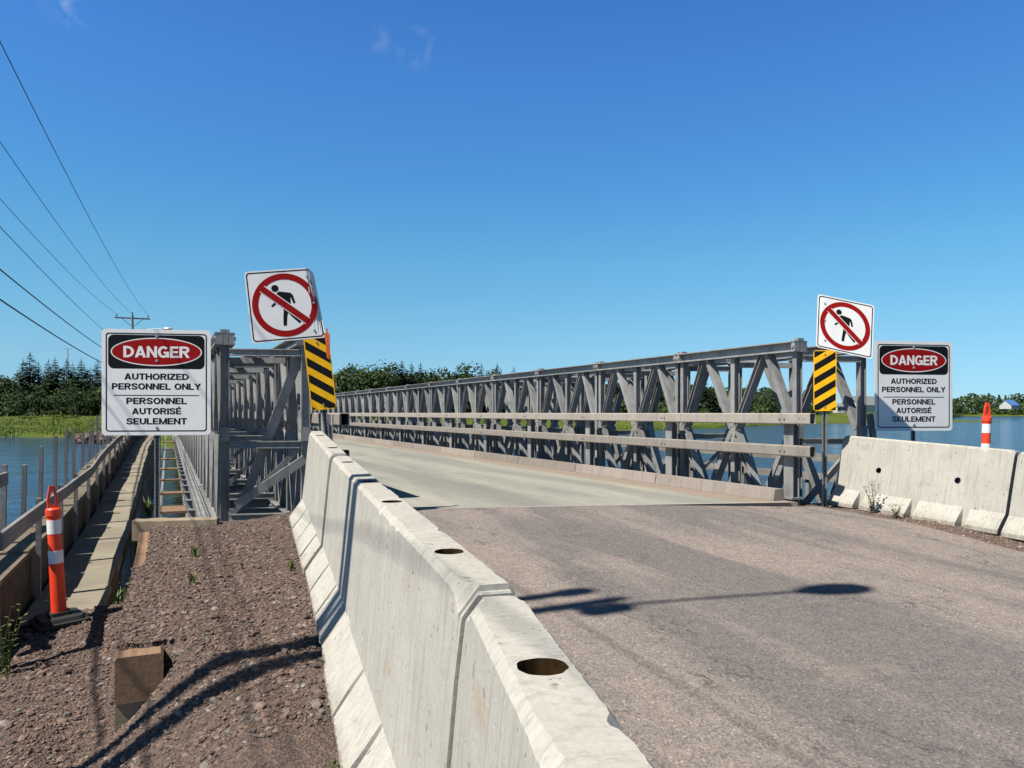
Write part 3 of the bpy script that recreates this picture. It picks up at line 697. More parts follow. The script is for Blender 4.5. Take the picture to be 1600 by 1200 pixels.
GL['M'] = (.96, [bar(0, 0, .19, 1), bar(.77, 0, .96, 1), quad((.19, 1), (.19, .55), (.40, 0), (.48, .22)), quad((.77, 1), (.48, .22), (.56, 0), (.77, .55)), ('q', [(.40, 0), (.56, 0), (.48, .22)])])
def text_mesh(body, height, width, cx, cz, y, name, mat, parent, off=0):
    tot = sum((GL[c][0] if c != ' ' else .34)+.085 for c in body)-.085; k = width/tot; m = MB(); x = 0; e = 0
    for c in body:
        if c == ' ': x += .425; continue
        w, items = GL[c]
        for kind, pts in items:
            e += 1; yy = y-.00004*(e % 4)
            f = lambda p: (cx-width/2+(x+p[0])*k, cz+p[1]*height)
            if kind == 'q':
                a = sum(pts[i-1][0]*pts[i][1]-pts[i][0]*pts[i-1][1] for i in range(len(pts)))
                q = pts if a > 0 else pts[::-1]; n = len(q); o = []; ins = .013
                for i in range(n):
                    (ax, az), (bx, bz), (cx_, cz_) = q[i-1], q[i], q[(i+1) % n]
                    l1 = math.hypot(bx-ax, bz-az) or 1; l2 = math.hypot(cx_-bx, cz_-bz) or 1
                    n1 = ((bz-az)/l1, -(bx-ax)/l1); n2 = ((cz_-bz)/l2, -(cx_-bx)/l2); d_ = max(.35, 1+n1[0]*n2[0]+n1[1]*n2[1])
                    o.append((bx+ins*(n1[0]+n2[0])/d_, bz+ins*.7*(n1[1]+n2[1])/d_))
                m.poly([f(p) for p in o[::-1]], yy)
            else:
                closed = math.dist(pts[0], pts[-1]) < 1e-6; n = len(pts); L = []; Rr = []
                for i, p in enumerate(pts):
                    a = pts[i-1] if i else (pts[-2] if closed else p); b = pts[i+1] if i < n-1 else (pts[1] if closed else p)
                    dx, dz = b[0]-a[0], b[1]-a[1]; l = math.hypot(dx, dz); nx_, nz_ = -dz/l, dx/l; tx = .113; tz = .098
                    L.append((p[0]+nx_*tx, p[1]+nz_*tz)); Rr.append((p[0]-nx_*tx, p[1]-nz_*tz))
                vs = [(*f(p)[:1], yy, f(p)[1]) for p in L+Rr]; m.add(vs, [(i, n+i, n+i+1, i+1) for i in range(n-1)])
        x += w+.085
    return m.build(name, mat, parent)
def channel_post(h, parent, w=.075, z0=0):
    m = MB(); y = .045
    m.extr([(-w/2, .0), (-w/2+.018, .0), (-w/2+.026, .032), (w/2-.026, .032), (w/2-.018, .0), (w/2, .0), (w/2, .005), (w/2-.015, .005), (w/2-.022, .037), (-w/2+.022, .037), (-w/2+.015, .005), (-w/2, .005)], (0, y-.03, z0), (0, y-.03, h), (1,0,0), (0,1,0))
    z = .08
    while z < h-.04:
        m.add([(.009*math.cos(k*math.pi/4), y+.0012, z+.013*math.sin(k*math.pi/4)) for k in range(8)], [tuple(range(8))], 1); z += .05
    return m.build('post', [M['post_steel'], M['hole']], parent)
def bolts(parent, pts, r=.013):
    for (x, z) in pts:
        m = MB(); m.tube([(x, -.001, z), (x, -.010, z)], [r, r*.75], 10); m.build('bolt', M['bolt'], parent)
def danger_sign(loc, yaw, zb, label):
    W, H = 1.374, 1.416; c = zb+H/2
    root = thing('danger_sign', label, 'sign', loc, (0, 0, yaw), 'danger signs'); channel_post(zb+H-.06, root)
    p = MB(); p.poly(rrect(W, H, .055, 6, 0, c), .0, 0, .004); pan = p.build('sign_panel', M['white'], root)
    b = MB(); b.ring(rrect(W-.10, H-.10, .04, 6, 0, c), rrect(W-.13, H-.13, .03, 6, 0, c), -.0015); b.build('border', M['black'], root)
    hz = c+H/2-.075-.225
    hd = MB(); hd.poly(rrect(W-.16, .45, .07, 6, 0, hz), -.0015); hd.build('header', M['black'], root)
    e = MB(); e.ring(ell(.575, .190, 64, 0, hz), ell(.560, .176, 64, 0, hz), -.003); e.build('oval_rim', M['white'], root)
    e = MB(); e.poly(ell(.560, .176, 64, 0, hz), -.003); e.build('oval', M['red'], root)
    text_mesh('DANGER', .150, .83, 0, hz-.075, -.0045, 'lettering', M['white'], root, .035)
    T = H
    for txt, f, w in (('AUTHORIZED', .425, .81), ('PERSONNEL ONLY', .518, 1.12), ('PERSONNEL', .655, .76), ('AUTORISÉ', .752, .62), ('SEULEMENT', .847, .76)):
        text_mesh(txt, .082, w, 0, c+H/2-T*f-.070, -.0015, 'lettering', M['black'], root, .020)
    r = MB(); zz = c+H/2-T*.623; r.poly([(-.54, zz-.005), (-.54, zz+.005), (.54, zz+.005), (.54, zz-.005)], -.0015); r.build('rule', M['black'], root)
    bolts(root, [(0, c+H/2-.09), (0, c+H/2-.42), (0, c-H/2+.10)], .022)
    return root
YAW = -TH+R(10)
pL = P(245, 645, 10.3); danger_sign((pL.x, pL.y, CZ-1.52), YAW, CZ-.30-(CZ-1.52), 'danger sign for authorized personnel standing left of the bridge above the wooden walkway')
pR = P(1428, 645, 12.15); gz = ground_z(pR.x, 8.2)-.2; pR.z = 0
danger_sign((pR.x, pR.y, gz), YAW, CZ-.285-gz, 'danger sign standing behind the right concrete barrier with a shadow down its left side')
def stroke(m, a, b, w, y, mat=0, wb=None):
    a, b = Vector(a), Vector(b); d = (b-a).normalized(); s = Vector((-d.y, d.x)); wb = wb or w
    m.poly([tuple(a+s*w/2), tuple(b+s*wb/2), tuple(b-s*wb/2), tuple(a-s*w/2)], y, mat)
def warp(o, fn):
    for v in o.data.vertices: v.co = fn(v.co)
    o.data.update()
def ped_panel(W, root, cx, cz, roll, bend, shear):
    """white square with a red ring and a struck-out walker, bolted on; grid panel so that it can bend"""
    objs = []
    p = MB(); o_ = rrect(W, W, .045, 6); p.poly(o_, 0, 0, .004); pan = p.build('no_walking_panel', M['white'], root); objs.append(pan)
    bm = bmesh.new(); bm.from_mesh(pan.data)
    for k in range(1, 24):
        x = -W/2+W*k/24
        bmesh.ops.bisect_plane(bm, geom=bm.verts[:]+bm.edges[:]+bm.faces[:], plane_co=(x, 0, 0), plane_no=(1, 0, 0))
    bm.to_mesh(pan.data); bm.free()
    def sub(nm, m, mat):
        o = m.build(nm, mat, pan); bm = bmesh.new(); bm.from_mesh(o.data)
        for k in range(1, 24): bmesh.ops.bisect_plane(bm, geom=bm.verts[:]+bm.edges[:]+bm.faces[:], plane_co=(-W/2+W*k/24, 0, 0), plane_no=(1, 0, 0))
        bm.to_mesh(o.data); bm.free(); objs.append(o)
    b = MB(); b.ring(rrect(W-.035, W-.035, .04, 6), rrect(W-.062, W-.062, .03, 6), -.0015); sub('border', b, M['black'])
    ox = 0
    u = W/530
    g = MB()
    g.poly(ell(26*u, 26*u, 20, -60*u, 128*u), -.0015)
    S = lambda a, b, w, wb=None: stroke(g, (a[0]*u, a[1]*u), (b[0]*u, b[1]*u), w*u, -.0015, 0, wb and wb*u)
    g.poly([(x*u, z*u) for x, z in ((-54,90),(-32,104),(48,88),(62,72),(76,12),(60,8),(44,60),(40,-6),(22,-34),(-16,-34),(-14,10),(-36,60),(-46,62))], -.0015)
    S((-46, 62), (-62, 24), 16); S((-62, 24), (-96, -4), 16)
    S((4, -30), (-8, -84), 34, 28); S((-8, -84), (-16, -152), 28, 24)
    S((14, -30), (52, -86), 30, 26); S((52, -86), (98, -134), 24, 26)
    sub('walker_figure', g, M['black'])
    r = MB(); r.ring(ell(235*u, 235*u, 64), ell(190*u, 190*u, 64), -.0018)
    sub('red_ring', r, M['red'])
    r = MB(); a = R(-41); L = 200*u; stroke(r, (-L*math.cos(a), -L*math.sin(a)), (L*math.cos(a), L*math.sin(a)), 58*u, -.0030); sub('slash_margin', r, M['white'])
    r = MB(); stroke(r, (-L*math.cos(a), -L*math.sin(a)), (L*math.cos(a), L*math.sin(a)), 46*u, -.0045); sub('slash', r, M['red'])
    def fn(v):
        x, y, z = v
        y2 = y
        if bend > 0:
            t = max(0, x-W*(.36+.06*sstep(.3, -.4, z/W))); y2 = y+t*1.1*sstep(-.45, .35, z/W); z2 = z-t*.40*sstep(0, .5, z/W); x2 = x-t*.42*sstep(-.1, .5, z/W)-t*.05
        elif bend < 0:
            t = max(0, -x-W*.42); y2 = y+t*.10; x2, z2 = x, z
        else: x2, z2 = x, z
        z2 = z2+shear*x2
        c, s = math.cos(roll), math.sin(roll)
        return Vector((cx+x2*c-z2*s, y2, cz+x2*s+z2*c))
    for o in objs: warp(o, fn)
    return pan
def clip(poly, x0, x1, z0, z1):
    for ax, val, keep in ((0, x0, 1), (0, x1, -1), (1, z0, 1), (1, z1, -1)):
        out = []
        for i in range(len(poly)):
            a, b = poly[i-1], poly[i]; ia, ib = keep*(a[ax]-val) >= 0, keep*(b[ax]-val) >= 0
            if ia != ib:
                t = (val-a[ax])/(b[ax]-a[ax]); out.append((a[0]+(b[0]-a[0])*t, a[1]+(b[1]-a[1])*t))
            if ib: out.append(b)
        poly = out
        if not poly: break
    return poly
def marker(root, w, h, zc_, slope, z_off):
    p = MB(); p.poly(rrect(w, h, .035, 5, 0, zc_), .001, 0, .004); pan = p.build('hazard_panel', M['yellow'], root)
    m = MB(); per = .205; k = -6
    while k < 8:
        z0 = zc_-h/2+z_off+k*per; k += 1
        q = clip([(-w, z0-slope*w), (w, z0+slope*w), (w, z0+slope*w+.105), (-w, z0-slope*w+.105)], -w/2+.013, w/2-.013, zc_-h/2+.013, zc_+h/2-.013)
        if len(q) > 2: m.poly(q, -.0008)
    m.build('stripes', M['black'], pan)
    bolts(root, [(0, zc_+h/2-.06), (0, zc_-h/2+.06)], .013)
# left: leaning post with bent square sign
pl = P(526, 800, 9.6); zg = CZ-1.36
s1 = thing('sign_post', 'leaning post with a bent no pedestrians sign and orange ribbon, behind the left barriers', 'sign', (pl.x, pl.y, zg), (0, 0, 0), 'no pedestrians sign posts')
channel_post(3.05, s1, .07); marker(s1, .31, .90, 1.37+.49, -.70, .05)
ped_panel(.88, s1, -.325, 2.74, 0.0, 1, 0); bolts(s1, [(-.03, 3.07), (.02, 2.74), (-.01, 2.40)], .016)
m = MB(); m.add([(.10,-.02,2.36),(.17,-.02,2.34),(.16,-.03,2.20),(.13,-.025,2.02),(.10,-.02,2.05),(.11,-.03,2.2)], [(0,1,2,5),(5,2,3,4)]); m.add([(.13,-.012,2.42),(.155,-.015,2.40),(.15,-.02,2.18),(.135,-.02,2.12)], [(0,1,2,3)]); m.build('ribbon', M['ribbon'], s1)
s1.rotation_euler = (Matrix.Rotation(-TH+R(12), 4, 'Z') @ Matrix.Rotation(R(-6.2), 4, 'Y')).to_euler()
pr = P(1289, 785, 11.5)
s2 = thing('sign_post', 'upright post with bright no pedestrians sign and hazard stripes by the right rail end', 'sign', (pr.x, pr.y, pr.z-.12), (0, 0, -TH+R(-12)), 'no pedestrians sign posts')
channel_post(3.08, s2, .072).location.y = .012; marker(s2, .325, .91, 1.945, .62, .07)
ped_panel(.795, s2, .28, 2.75, R(-2.0), -1, -.215); bolts(s2, [(.0, 3.1), (.0, 2.85), (.0, 2.55)], .014)

# ------------------------------------------------------------------ tube delineators
def delineator(loc, label, tilt):
    root = thing('tube_delineator', label, 'delineator', loc, tilt, 'orange tube delineators')
    z0 = .09; b = MB()
    b.tube([(0,0,z0), (0,0,z0+.86), (0,0,z0+.875), (0,0,z0+.93), (0,0,z0+.945)], [.062,.054,.063,.063,.046], 24); b.build('tube', M['orange'], root, smooth=False)
    for zc, h in ((.775, .125), (.505, .115)):
        r1 = .062-(zc-h/2)*.0093+.0025; r2 = .062-(zc+h/2)*.0093+.0025
        m = MB(); m.tube([(0,0,z0+zc-h/2), (0,0,z0+zc+h/2)], [r1, r2], 24); m.build('reflective_band', M['reflective'], root)
    hd = MB(); o = [(-.045,0),(-.045,.08),(-.022,.20),(.022,.20),(.045,.08),(.045,0)]; i = [(-.02,.03),(-.02,.08),(-.010,.15),(.010,.15),(.02,.08),(.02,.03)]
    n = 6; zt = z0+.94
    for y in (-.014, .014): hd.add([(a, y, zt+c) for a, c in o]+[(a, y, zt+c) for a, c in i], [(k, (k+1) % n, n+(k+1) % n, n+k) for k in range(n)])
    hd.add([(a, y, zt+c) for y in (-.014, .014) for a, c in o], [(k, (k+1) % n, n+(k+1) % n, n+k) for k in range(n)])
    hd.add([(a, y, zt+c) for y in (-.014, .014) for a, c in i], [(k, (k+1) % n, n+(k+1) % n, n+k) for k in range(n)])
    hd.build('handle', M['orange'], root)
    bs = MB(); pts = rrect(.42, .42, .06, 3)
    def lay(s, z): return [(a*s, b*s, z) for a, b in pts]
    n = len(pts)
    rings = [lay(1, 0), lay(1, .03), lay(.86, .035), lay(.80, .065), lay(.42, .07), lay(.40, .10)]
    vs = sum(rings, []); fs = [(i*n+k, i*n+(k+1) % n, (i+1)*n+(k+1) % n, (i+1)*n+k) for i in range(5) for k in range(n)]+[tuple(range(n)), tuple(range(5*n, 6*n))]
    bs.add(vs, fs); bs.build('base', M['rubber'], root)
    return root
p = P(93, 962, 6.9); delineator((p.x, p.y, ground_z(p.x, p.y)), 'orange and white tube delineator on a black rubber base at the walkway entrance', (R(1), R(-3), .3))
p = P(1538, 645, 10.8); delineator((p.x, p.y, CZ-.97-.02), 'orange and white tube delineator showing only its top above the right barrier', (0, R(2), -.4)).location.z = CZ+.075-1.16

# ------------------------------------------------------------------ old wooden walkway on the left
WY = [8.05, 14, 18, 33, 70]; WZ = [CZ-1.86, CZ-1.85, CZ-1.68, CZ-1.22, CZ-1.0]
def wz(y): return interp(y, WY, WZ)
def wob(y, k=0): return .03*mnoise.noise((y*.35, k, 2))
wk = thing('footbridge', 'old wooden walkway on timber beams with weathered grey handrails, left of the steel bridge', 'footbridge', (-.85, 8.05, wz(8.05)))
W0 = Vector(wk.location)
def wpart(nm, m, mat): return m.build(nm, mat, wk, -W0)
m = MB(); y = 8.05
while y < 69:
    l = random.uniform(.9, 1.25) if y < 25 else 3; y2 = min(69, y+l); j = random.uniform(-.025, .025)
    m.extr([(-.34, -.05), (.29+j, -.05), (.29+j, 0), (-.34, 0)], (-.86+wob(y), y+.01, wz(y)+random.uniform(-.008, .008)), (-.86+wob(y2), y2-.01, wz(y2)+random.uniform(-.008, .008)), (1,0,0), (0,0,1)); y = y2
wpart('walkway_boards', m, M['deck_wood'])
m = MB(); y = 8.0
for y in np.arange(8.0, 69, 2): m.extr([(-.04, -.30), (.04, -.30), (.04, -.055), (-.04, -.055)], (-.61, y, wz(y)), (-.61, y+2, wz(y+2)), (1,0,0), (0,0,1)); m.extr([(-.04, -.30), (.04, -.30), (.04, -.055), (-.04, -.055)], (-1.15, y, wz(y)), (-1.15, y+2, wz(y+2)), (1,0,0), (0,0,1))
wpart('stringer', m, M['beam_conc'])
m = MB(); t = MB()
for k, y in enumerate(np.arange(7.4, 69, 1.35)):
    a, b = float(y)+.02, min(69, float(y)+1.33); z = .46+random.uniform(-.015, .015)
    m.extr([(-.18, -.25), (.18, -.25), (.18, z), (-.18, z)], (-1.44+wob(a, 3), a, wz(a)), (-1.44+wob(b, 3), b, wz(b)), (1,0,0), (0,0,1))
    t.extr([(-.20, z+.003), (.20, z+.003), (.20, z+.045), (-.20, z+.045)], (-1.44+wob(a, 3), a, wz(a)), (-1.44+wob(b, 3), b, wz(b)), (1,0,0), (0,0,1))
wpart('side_beam', m, M['beam_conc']); wpart('beam_cap', t, M['beam_top'])
for y in np.arange(9.0, 69, 6): 
    m = MB()
    for x in (-1.5, -.6): m.tube([(x, float(y), -2), (x, float(y), wz(y)-.26)], .13, 10)
    wpart('pile', m, M['old_wood'])
hy = [7.0, 9.0, 10.9]+list(np.arange(12.6, 48, 1.75))
pts = []
for y in hy:
    y = float(y); lean = random.uniform(-.03, .03); top = .98+random.uniform(-.02, .03); zb = wz(y)-.1
    m = MB(); m.beam((-1.195+wob(y, 3), y, zb), (-1.195+wob(y, 3)+lean, y, wz(y)+top), .075, .045, (1,0,0)); wpart('railing_post', m, M['old_wood']); pts.append((-1.195+wob(y, 3)+lean+.04, y, wz(y)+top-.10))
for a, b in zip(pts[:-1], pts[1:]):
    m = MB(); m.beam(a, b, .14, .035, (1,0,0)); wpart('handrail', m, M['old_wood'])
pts = []
for k, y in enumerate([7.2, 9.3, 10.6]+list(np.arange(12.1, 46, 1.55))):
    y = float(y); lean = random.uniform(-.05, .05); top = (1.25 if k < 3 else random.uniform(1.12, 1.42))
    m = MB(); m.beam((-1.775+wob(y, 3), y, wz(y)-.2), (-1.775+wob(y, 3)+lean, y+random.uniform(-.04, .04), wz(y)+top), .08, .05, (1,0,0)); wpart('railing_post', m, M['old_wood']); pts.append((-1.735+lean, y, wz(y)+top-.16))
for a, b in zip(pts[:2], pts[1:3]):
    m = MB(); m.beam(a, b, .15, .035, (1,0,0)); wpart('handrail', m, M['old_wood'])

# planks and frames of an old service platform hung between walkway and truss
pf = thing('service_platform', 'rusty brown plank and steel service platform hanging over the water beside the left truss', 'platform', (.1, 14, CZ-1.95)); F0 = Vector(pf.location)
for x in (-.12, .33):
    m = MB(); m.beam((x, 12.2, CZ-1.9), (x, 60, CZ-1.6), .06, .12, (0,0,1)); m.build('runner', M['galv'], pf, -F0)
for y in (13.4, 15.6, 18.6, 22.0, 26, 31, 38, 46):
    w = random.choice((.22, .4, .9)); m = MB(); zz = lerp(CZ-1.9, CZ-1.6, (y-12.2)/48)+.08
    m.box((.10, y, zz), (.62, w, .045), 0, Matrix.Rotation(random.uniform(-.05, .05), 3, 'Z')); m.build('plank', M['timber'], pf, -F0)

# right: low weathered fence standing in the river beyond the truss
rf = thing('wooden_fence', 'low weathered grey board fence over the water beyond the right truss', 'fence', (12.6, 8, .3)); G0 = Vector(rf.location)
for y in np.arange(6.5, 40, 2.0):
    m = MB(); m.beam((12.6, float(y), -1.2), (12.6+random.uniform(-.03, .03), float(y), CZ-.78+random.uniform(-.05, .08)), .10, .10, (1,0,0)); m.build('fence_post', M['old_wood'], rf, -G0)
for z in (CZ-.95, CZ-1.35):
    for y in np.arange(6.5, 38, 4.0):
        m = MB(); m.beam((12.53, float(y)-.08, z+random.uniform(-.02, .02)), (12.53, float(y)+4.06, z+random.uniform(-.02, .02)), .16, .035, (1,0,0)); m.build('board', M['old_wood'], rf, -G0)

# ------------------------------------------------------------------ timbers at the end of the shoulder
def timber(label, a, b, w, h, mat, name='timber'):
    a, b = Vector(a), Vector(b); root = MB(); d = (b-a); L = d.length
    n = 10; vs = []; fs = []
    for i in range(n+1):
        for (x, z) in ((-w/2, 0), (w/2, 0), (w/2, h-.015), (w/2-.015, h), (-w/2+.015, h), (-w/2, h-.015)):
            vs.append((x+random.gauss(0, .003), L*i/n, z+random.gauss(0, .003)))
    for i in range(n):
        for k in range(6): fs.append((i*6+k, i*6+(k+1) % 6, (i+1)*6+(k+1) % 6, (i+1)*6+k))
    fs += [tuple(range(6)), tuple(range(n*6, n*6+6))]
    root.add(vs, fs); o = root.build(name, mat); o.location = a; o.rotation_euler = d.to_track_quat('Y', 'Z').to_euler(); return tag(o, label, 'timber')
timber('squared brown timber lying along the shoulder edge, its sawn end facing the camera', (-.17, 5.62, CZ-1.90), (-.19, 11.15, CZ-1.86), .29, .30, M['timber'])
timber('lower squared timber half buried under the brown one in the slope', (-.175, 5.64, CZ-2.205), (-.18, 11.1, CZ-2.17), .28, .30, M['sill_wood'])
timber('pale timber sill across the end of the gravel shoulder below the left danger sign', (-.40, 11.32, CZ-1.68), (.62, 11.03, CZ-1.68), .20, .27, M['sill_wood'])
timber('grey weathered board leaning at the near end of the walkway rail', (-2.2, 6.6, CZ-1.75), (-1.45, 8.1, CZ-1.45), .16, .05, M['old_wood'], 'board')

# ------------------------------------------------------------------ small plants
def weed(name, loc, h, n, label, spread=.5, stem=False, leaf=.02, mat='weed'):
    root = thing(name, label, 'plant', loc); lf = MB(); lf.keep = 1; sm = MB()
    for i in range(n):
        a = random.uniform(0, 6.28); le = random.uniform(.1, spread); hh = h*random.uniform(.55, 1)
        b = Vector((random.gauss(0, .02), random.gauss(0, .02), -.01)); tip = Vector((math.cos(a)*le*hh, math.sin(a)*le*hh, hh))
        if stem:
            sm.tube([b, (b+tip)/2+Vector((0, 0, hh*.08)), tip], [.004, .003, .0015], 5)
            for k in range(9):
                t = .25+.75*k/8; q = b.lerp(tip, t); aa = random.uniform(0, 6.28); d = Vector((math.cos(aa), math.sin(aa), random.uniform(-.2, .5)))*leaf*random.uniform(1.2, 2.4); s = d.cross(Vector((0,0,1))).normalized()*leaf*.5
                lf.add([q, q+d*.5+s, q+d, q+d*.5-s], [(0,1,2,3)])
        else:
            s = Vector((-math.sin(a), math.cos(a), 0))*leaf*.35; mid = b.lerp(tip, .55)+Vector((0, 0, hh*.12))
            lf.add([b-s*.5, b+s*.5, mid+s, mid-s, tip], [(0,1,2,3), (3,2,4)])
    lf.build('leaves', M[mat], root)
    if stem: sm.build('stems', M['weed'], root)
def gp(px, py, zg):
    zc = (CZ-zg)*1200/(py-645); p = P(px, py, zc); p.z = ground_z(p.x, p.y); return p
weed('weed', gp(303, 870, CZ-1.50), .14, 16, 'small green weed in the gravel nearest the pale timber sill', .7)
weed('weed', gp(300, 912, CZ-1.52), .12, 14, 'small green weed in the gravel nearer the camera of the two', .7)
weed('weed', gp(180, 955, CZ-1.90), .17, 14, 'green weed growing at the end of the wooden walkway', .8)
weed('weed', gp(456, 888, CZ-1.48), .13, 10, 'yellowish weed squeezed against the foot of the left barriers', .5)
weed('weed', gp(525, 1190, CZ-1.58), .05, 6, 'tiny weed at the barrier foot by the bottom of the photograph', .6)
weed('leafy_weed', (9.13, 7.85, CZ-1.45), .52, 9, 'tall leafy weed growing at the foot of the right concrete barrier', .35, True, .028)
weed('leafy_weed', (9.10, 7.45, CZ-1.45), .27, 8, 'short leafy weed beside the tall one at the right barrier', .8, True, .026)
weed('grass_tuft', (-1.25, 6.55, ground_z(-1.25, 6.55)), .30, 60, 'pale grass tuft at the left edge below the walkway rail', .7, False, .016)
weed('leafy_weed', (-1.12, 6.9, ground_z(-1.12, 6.9)), .62, 10, 'dry flowering weed stalks in the shade beside the walkway post', .3, True, .022)
for k, (x, y) in enumerate(((-.36, 8.9), (-.33, 9.6), (-.38, 12.5), (-.36, 14.5), (-.34, 17))):
    weed('bank_weed', (x, y, wz(y)-.35), .42, 26, ['leafy weed under the edge of the walkway nearest its entrance', 'leafy weed second along the edge of the walkway', 'leafy weed in the middle of the walkway edge', 'dark leafy weed fourth along the walkway edge', 'farthest leafy weed along the walkway edge'][k], .6, False, .05)

# ------------------------------------------------------------------ utility poles and wires
def utility_pole(loc, h, label, arm_dir, lamp_len, transformer=True, drop=.25, ld=1.15):
    root = thing('utility_pole', label, 'utility pole', loc, (0, 0, 0), 'utility poles')
    m = MB(); m.tube([(0,0,-.5), (0,0,h*.5), (0,0,h)], [.15, .11, .075], 14); m.build('pole', M['pole_wood'], root)
    m = MB(); m.beam((-1.25, .14, h-drop), (1.25, .14, h-drop), .12, .10, (0,0,1)); m.build('crossarm', M['pole_wood'], root)
    for s in (-1, 1):
        m = MB(); m.beam((s*.75, .17, h-drop-.03), (0, .14, h-drop-.7), .04, .012, (0,1,0)); m.build('arm_brace', M['old_wood'], root)
    for x in (-1.1, 0, 1.1):
        m = MB(); z = h-drop+.06 if x else h
        m.tube([(x, .14 if x else 0, z), (x, .14 if x else 0, z+.10), (x, .14 if x else 0, z+.12), (x, .14 if x else 0, z+.20)], [.02, .03, .065, .05], 10); m.build('insulator', M['dark_steel'], root)
    d = Vector((arm_dir[0], arm_dir[1], 0)).normalized(); hz = h-ld
    m = MB(); m.tube([d*.12+Vector((0,0,hz-.3)), d*lamp_len*.5+Vector((0,0,hz+.02)), d*lamp_len+Vector((0,0,hz+.10))], .028, 8); m.build('lamp_arm', M['lamp'], root)
    m = MB(); c = d*(lamp_len+.35)+Vector((0,0,hz+.08)); s = Vector((-d.y, d.x, 0)); U = Vector((0,0,1)); vs = []; fs = []
    for k, (t, w, hh) in enumerate(((-.38, .06, .05), (-.2, .15, .08), (.1, .19, .09), (.3, .14, .07), (.38, .05, .03))):
        for a in range(10): vs.append(c+d*t+s*w*math.cos(a*math.pi/5)+U*hh*math.sin(a*math.pi/5))
    for k in range(4):
        for a in range(10): fs.append((k*10+a, k*10+(a+1) % 10, (k+1)*10+(a+1) % 10, (k+1)*10+a))
    fs += [tuple(range(10)), tuple(range(40, 50))]; m.add(vs, fs); m.build('lamp_head', M['lamp'], root)
    if transformer:
        m = MB(); m.tube([(.02,-.20,h-.52), (.02,-.20,h-.48), (.02,-.20,h-.06), (.02,-.20,h)], [.10,.12,.12,.06], 16); m.build('transformer', M['lamp'], root)
    return root
NP = Vector((-4.08, 4.45, CZ-2.4)); NH = 9.2+2.4; WH = 6.75+2.4
utility_pole(NP, NH, 'tall wooden utility pole out of frame whose shadow crosses barrier and road', (2.6, -.26), 2.25, True, NH-WH+.2, .85).rotation_euler = (R(3.4), 0, 0)
pfz = 60; FP = P(207, 645, pfz); FP.z = 1.6; FH = CZ+157*pfz/1200-FP.z-.2
utility_pole(FP, FH, 'distant wooden utility pole with crossarm and street lamp rising behind the left danger sign', (CT, -ST), 2.4, False)
BP = Vector((-5.0, -42, CZ-2.4)); utility_pole(BP, WH, 'wooden utility pole standing behind the camera that carries the wires on', (1, 0), 1.6)
sp_ = MB(); sp_.tube([(0,0,-.5), (0,0,11.1), (0,0,11.12), (0,0,11.4), (0,0,11.5)], [.12, .075, .11, .11, .06], 12)
stub = sp_.build('stub_pole', M['pole_wood'], None, Vector((-4.0, 4.83, CZ-2.4))); stub.rotation_euler = (R(3.6), 0, 0); tag(stub, 'second wooden pole without crossarm beside the tall utility pole out of frame', 'utility pole')
def wire(label, pts, r):
    m = MB(); allp = []
    for (a, b, sag) in pts:
        for k in range(28 if not allp else 28):
            t = k/27; q = Vector(a).lerp(Vector(b), t); q.z -= sag*4*t*(1-t); allp.append(q)
    out = [allp[0]]
    for q in allp[1:]:
        if (q-out[-1]).length > .05: out.append(q)
    m.tube(out, r, 6); tag(m.build('overhead_wire', M['wire']), label, 'wire', 'overhead wires')
ft = FP.z+FH
for k, (dx, lab) in enumerate(((1.1, 'highest thin overhead wire, steepest of the wires at upper left'), (0, 'second thin overhead wire from the top running to the distant pole'), (-1.1, 'third thin overhead wire from the top, outer conductor of the crossarm'))):
    fa = Vector((FP.x+dx, FP.y+.1, ft+.05)); na = NP+Vector((dx, .14-.54, WH+.05)); ba = BP+Vector((dx, .14, WH+.05))
    wire(lab, [(fa, na, .75), (na, ba, .5)], .010)
for zf, zn, r, sg, lab in ((CZ+4.9, CZ+4.75, .010, .55, 'fourth overhead wire from the top, thin and hung below the crossarm'), (CZ+3.9, CZ+3.7, .017, .5, 'upper of the two thick black cables lowest on the poles'), (CZ+3.05, CZ+3.05, .019, .5, 'lowest thick black cable sagging toward the distant pole')):
    wire(lab, [(Vector((FP.x-.15, FP.y, zf)), Vector((NP.x+.15, NP.y-.38, zn)), sg), (Vector((NP.x+.15, NP.y-.38, zn)), Vector((BP.x+.15, BP.y, zn)), .5)], r)
mp = P(106, 645, 260); mt = thing('light_mast', 'thin distant mast with a flat head above the spruces', 'mast', (mp.x, mp.y, 2.5))
m = MB(); m.tube([(0,0,0), (0,0,22.0)], [.25, .16], 8); m.build('mast', M['lamp'], mt)
m = MB(); m.beam((-1.3*CT, 1.3*ST, 22.1), (1.3*CT, -1.3*ST, 22.1), .3, .25, (0,0,1)); m.build('mast_head', M['lamp'], mt)

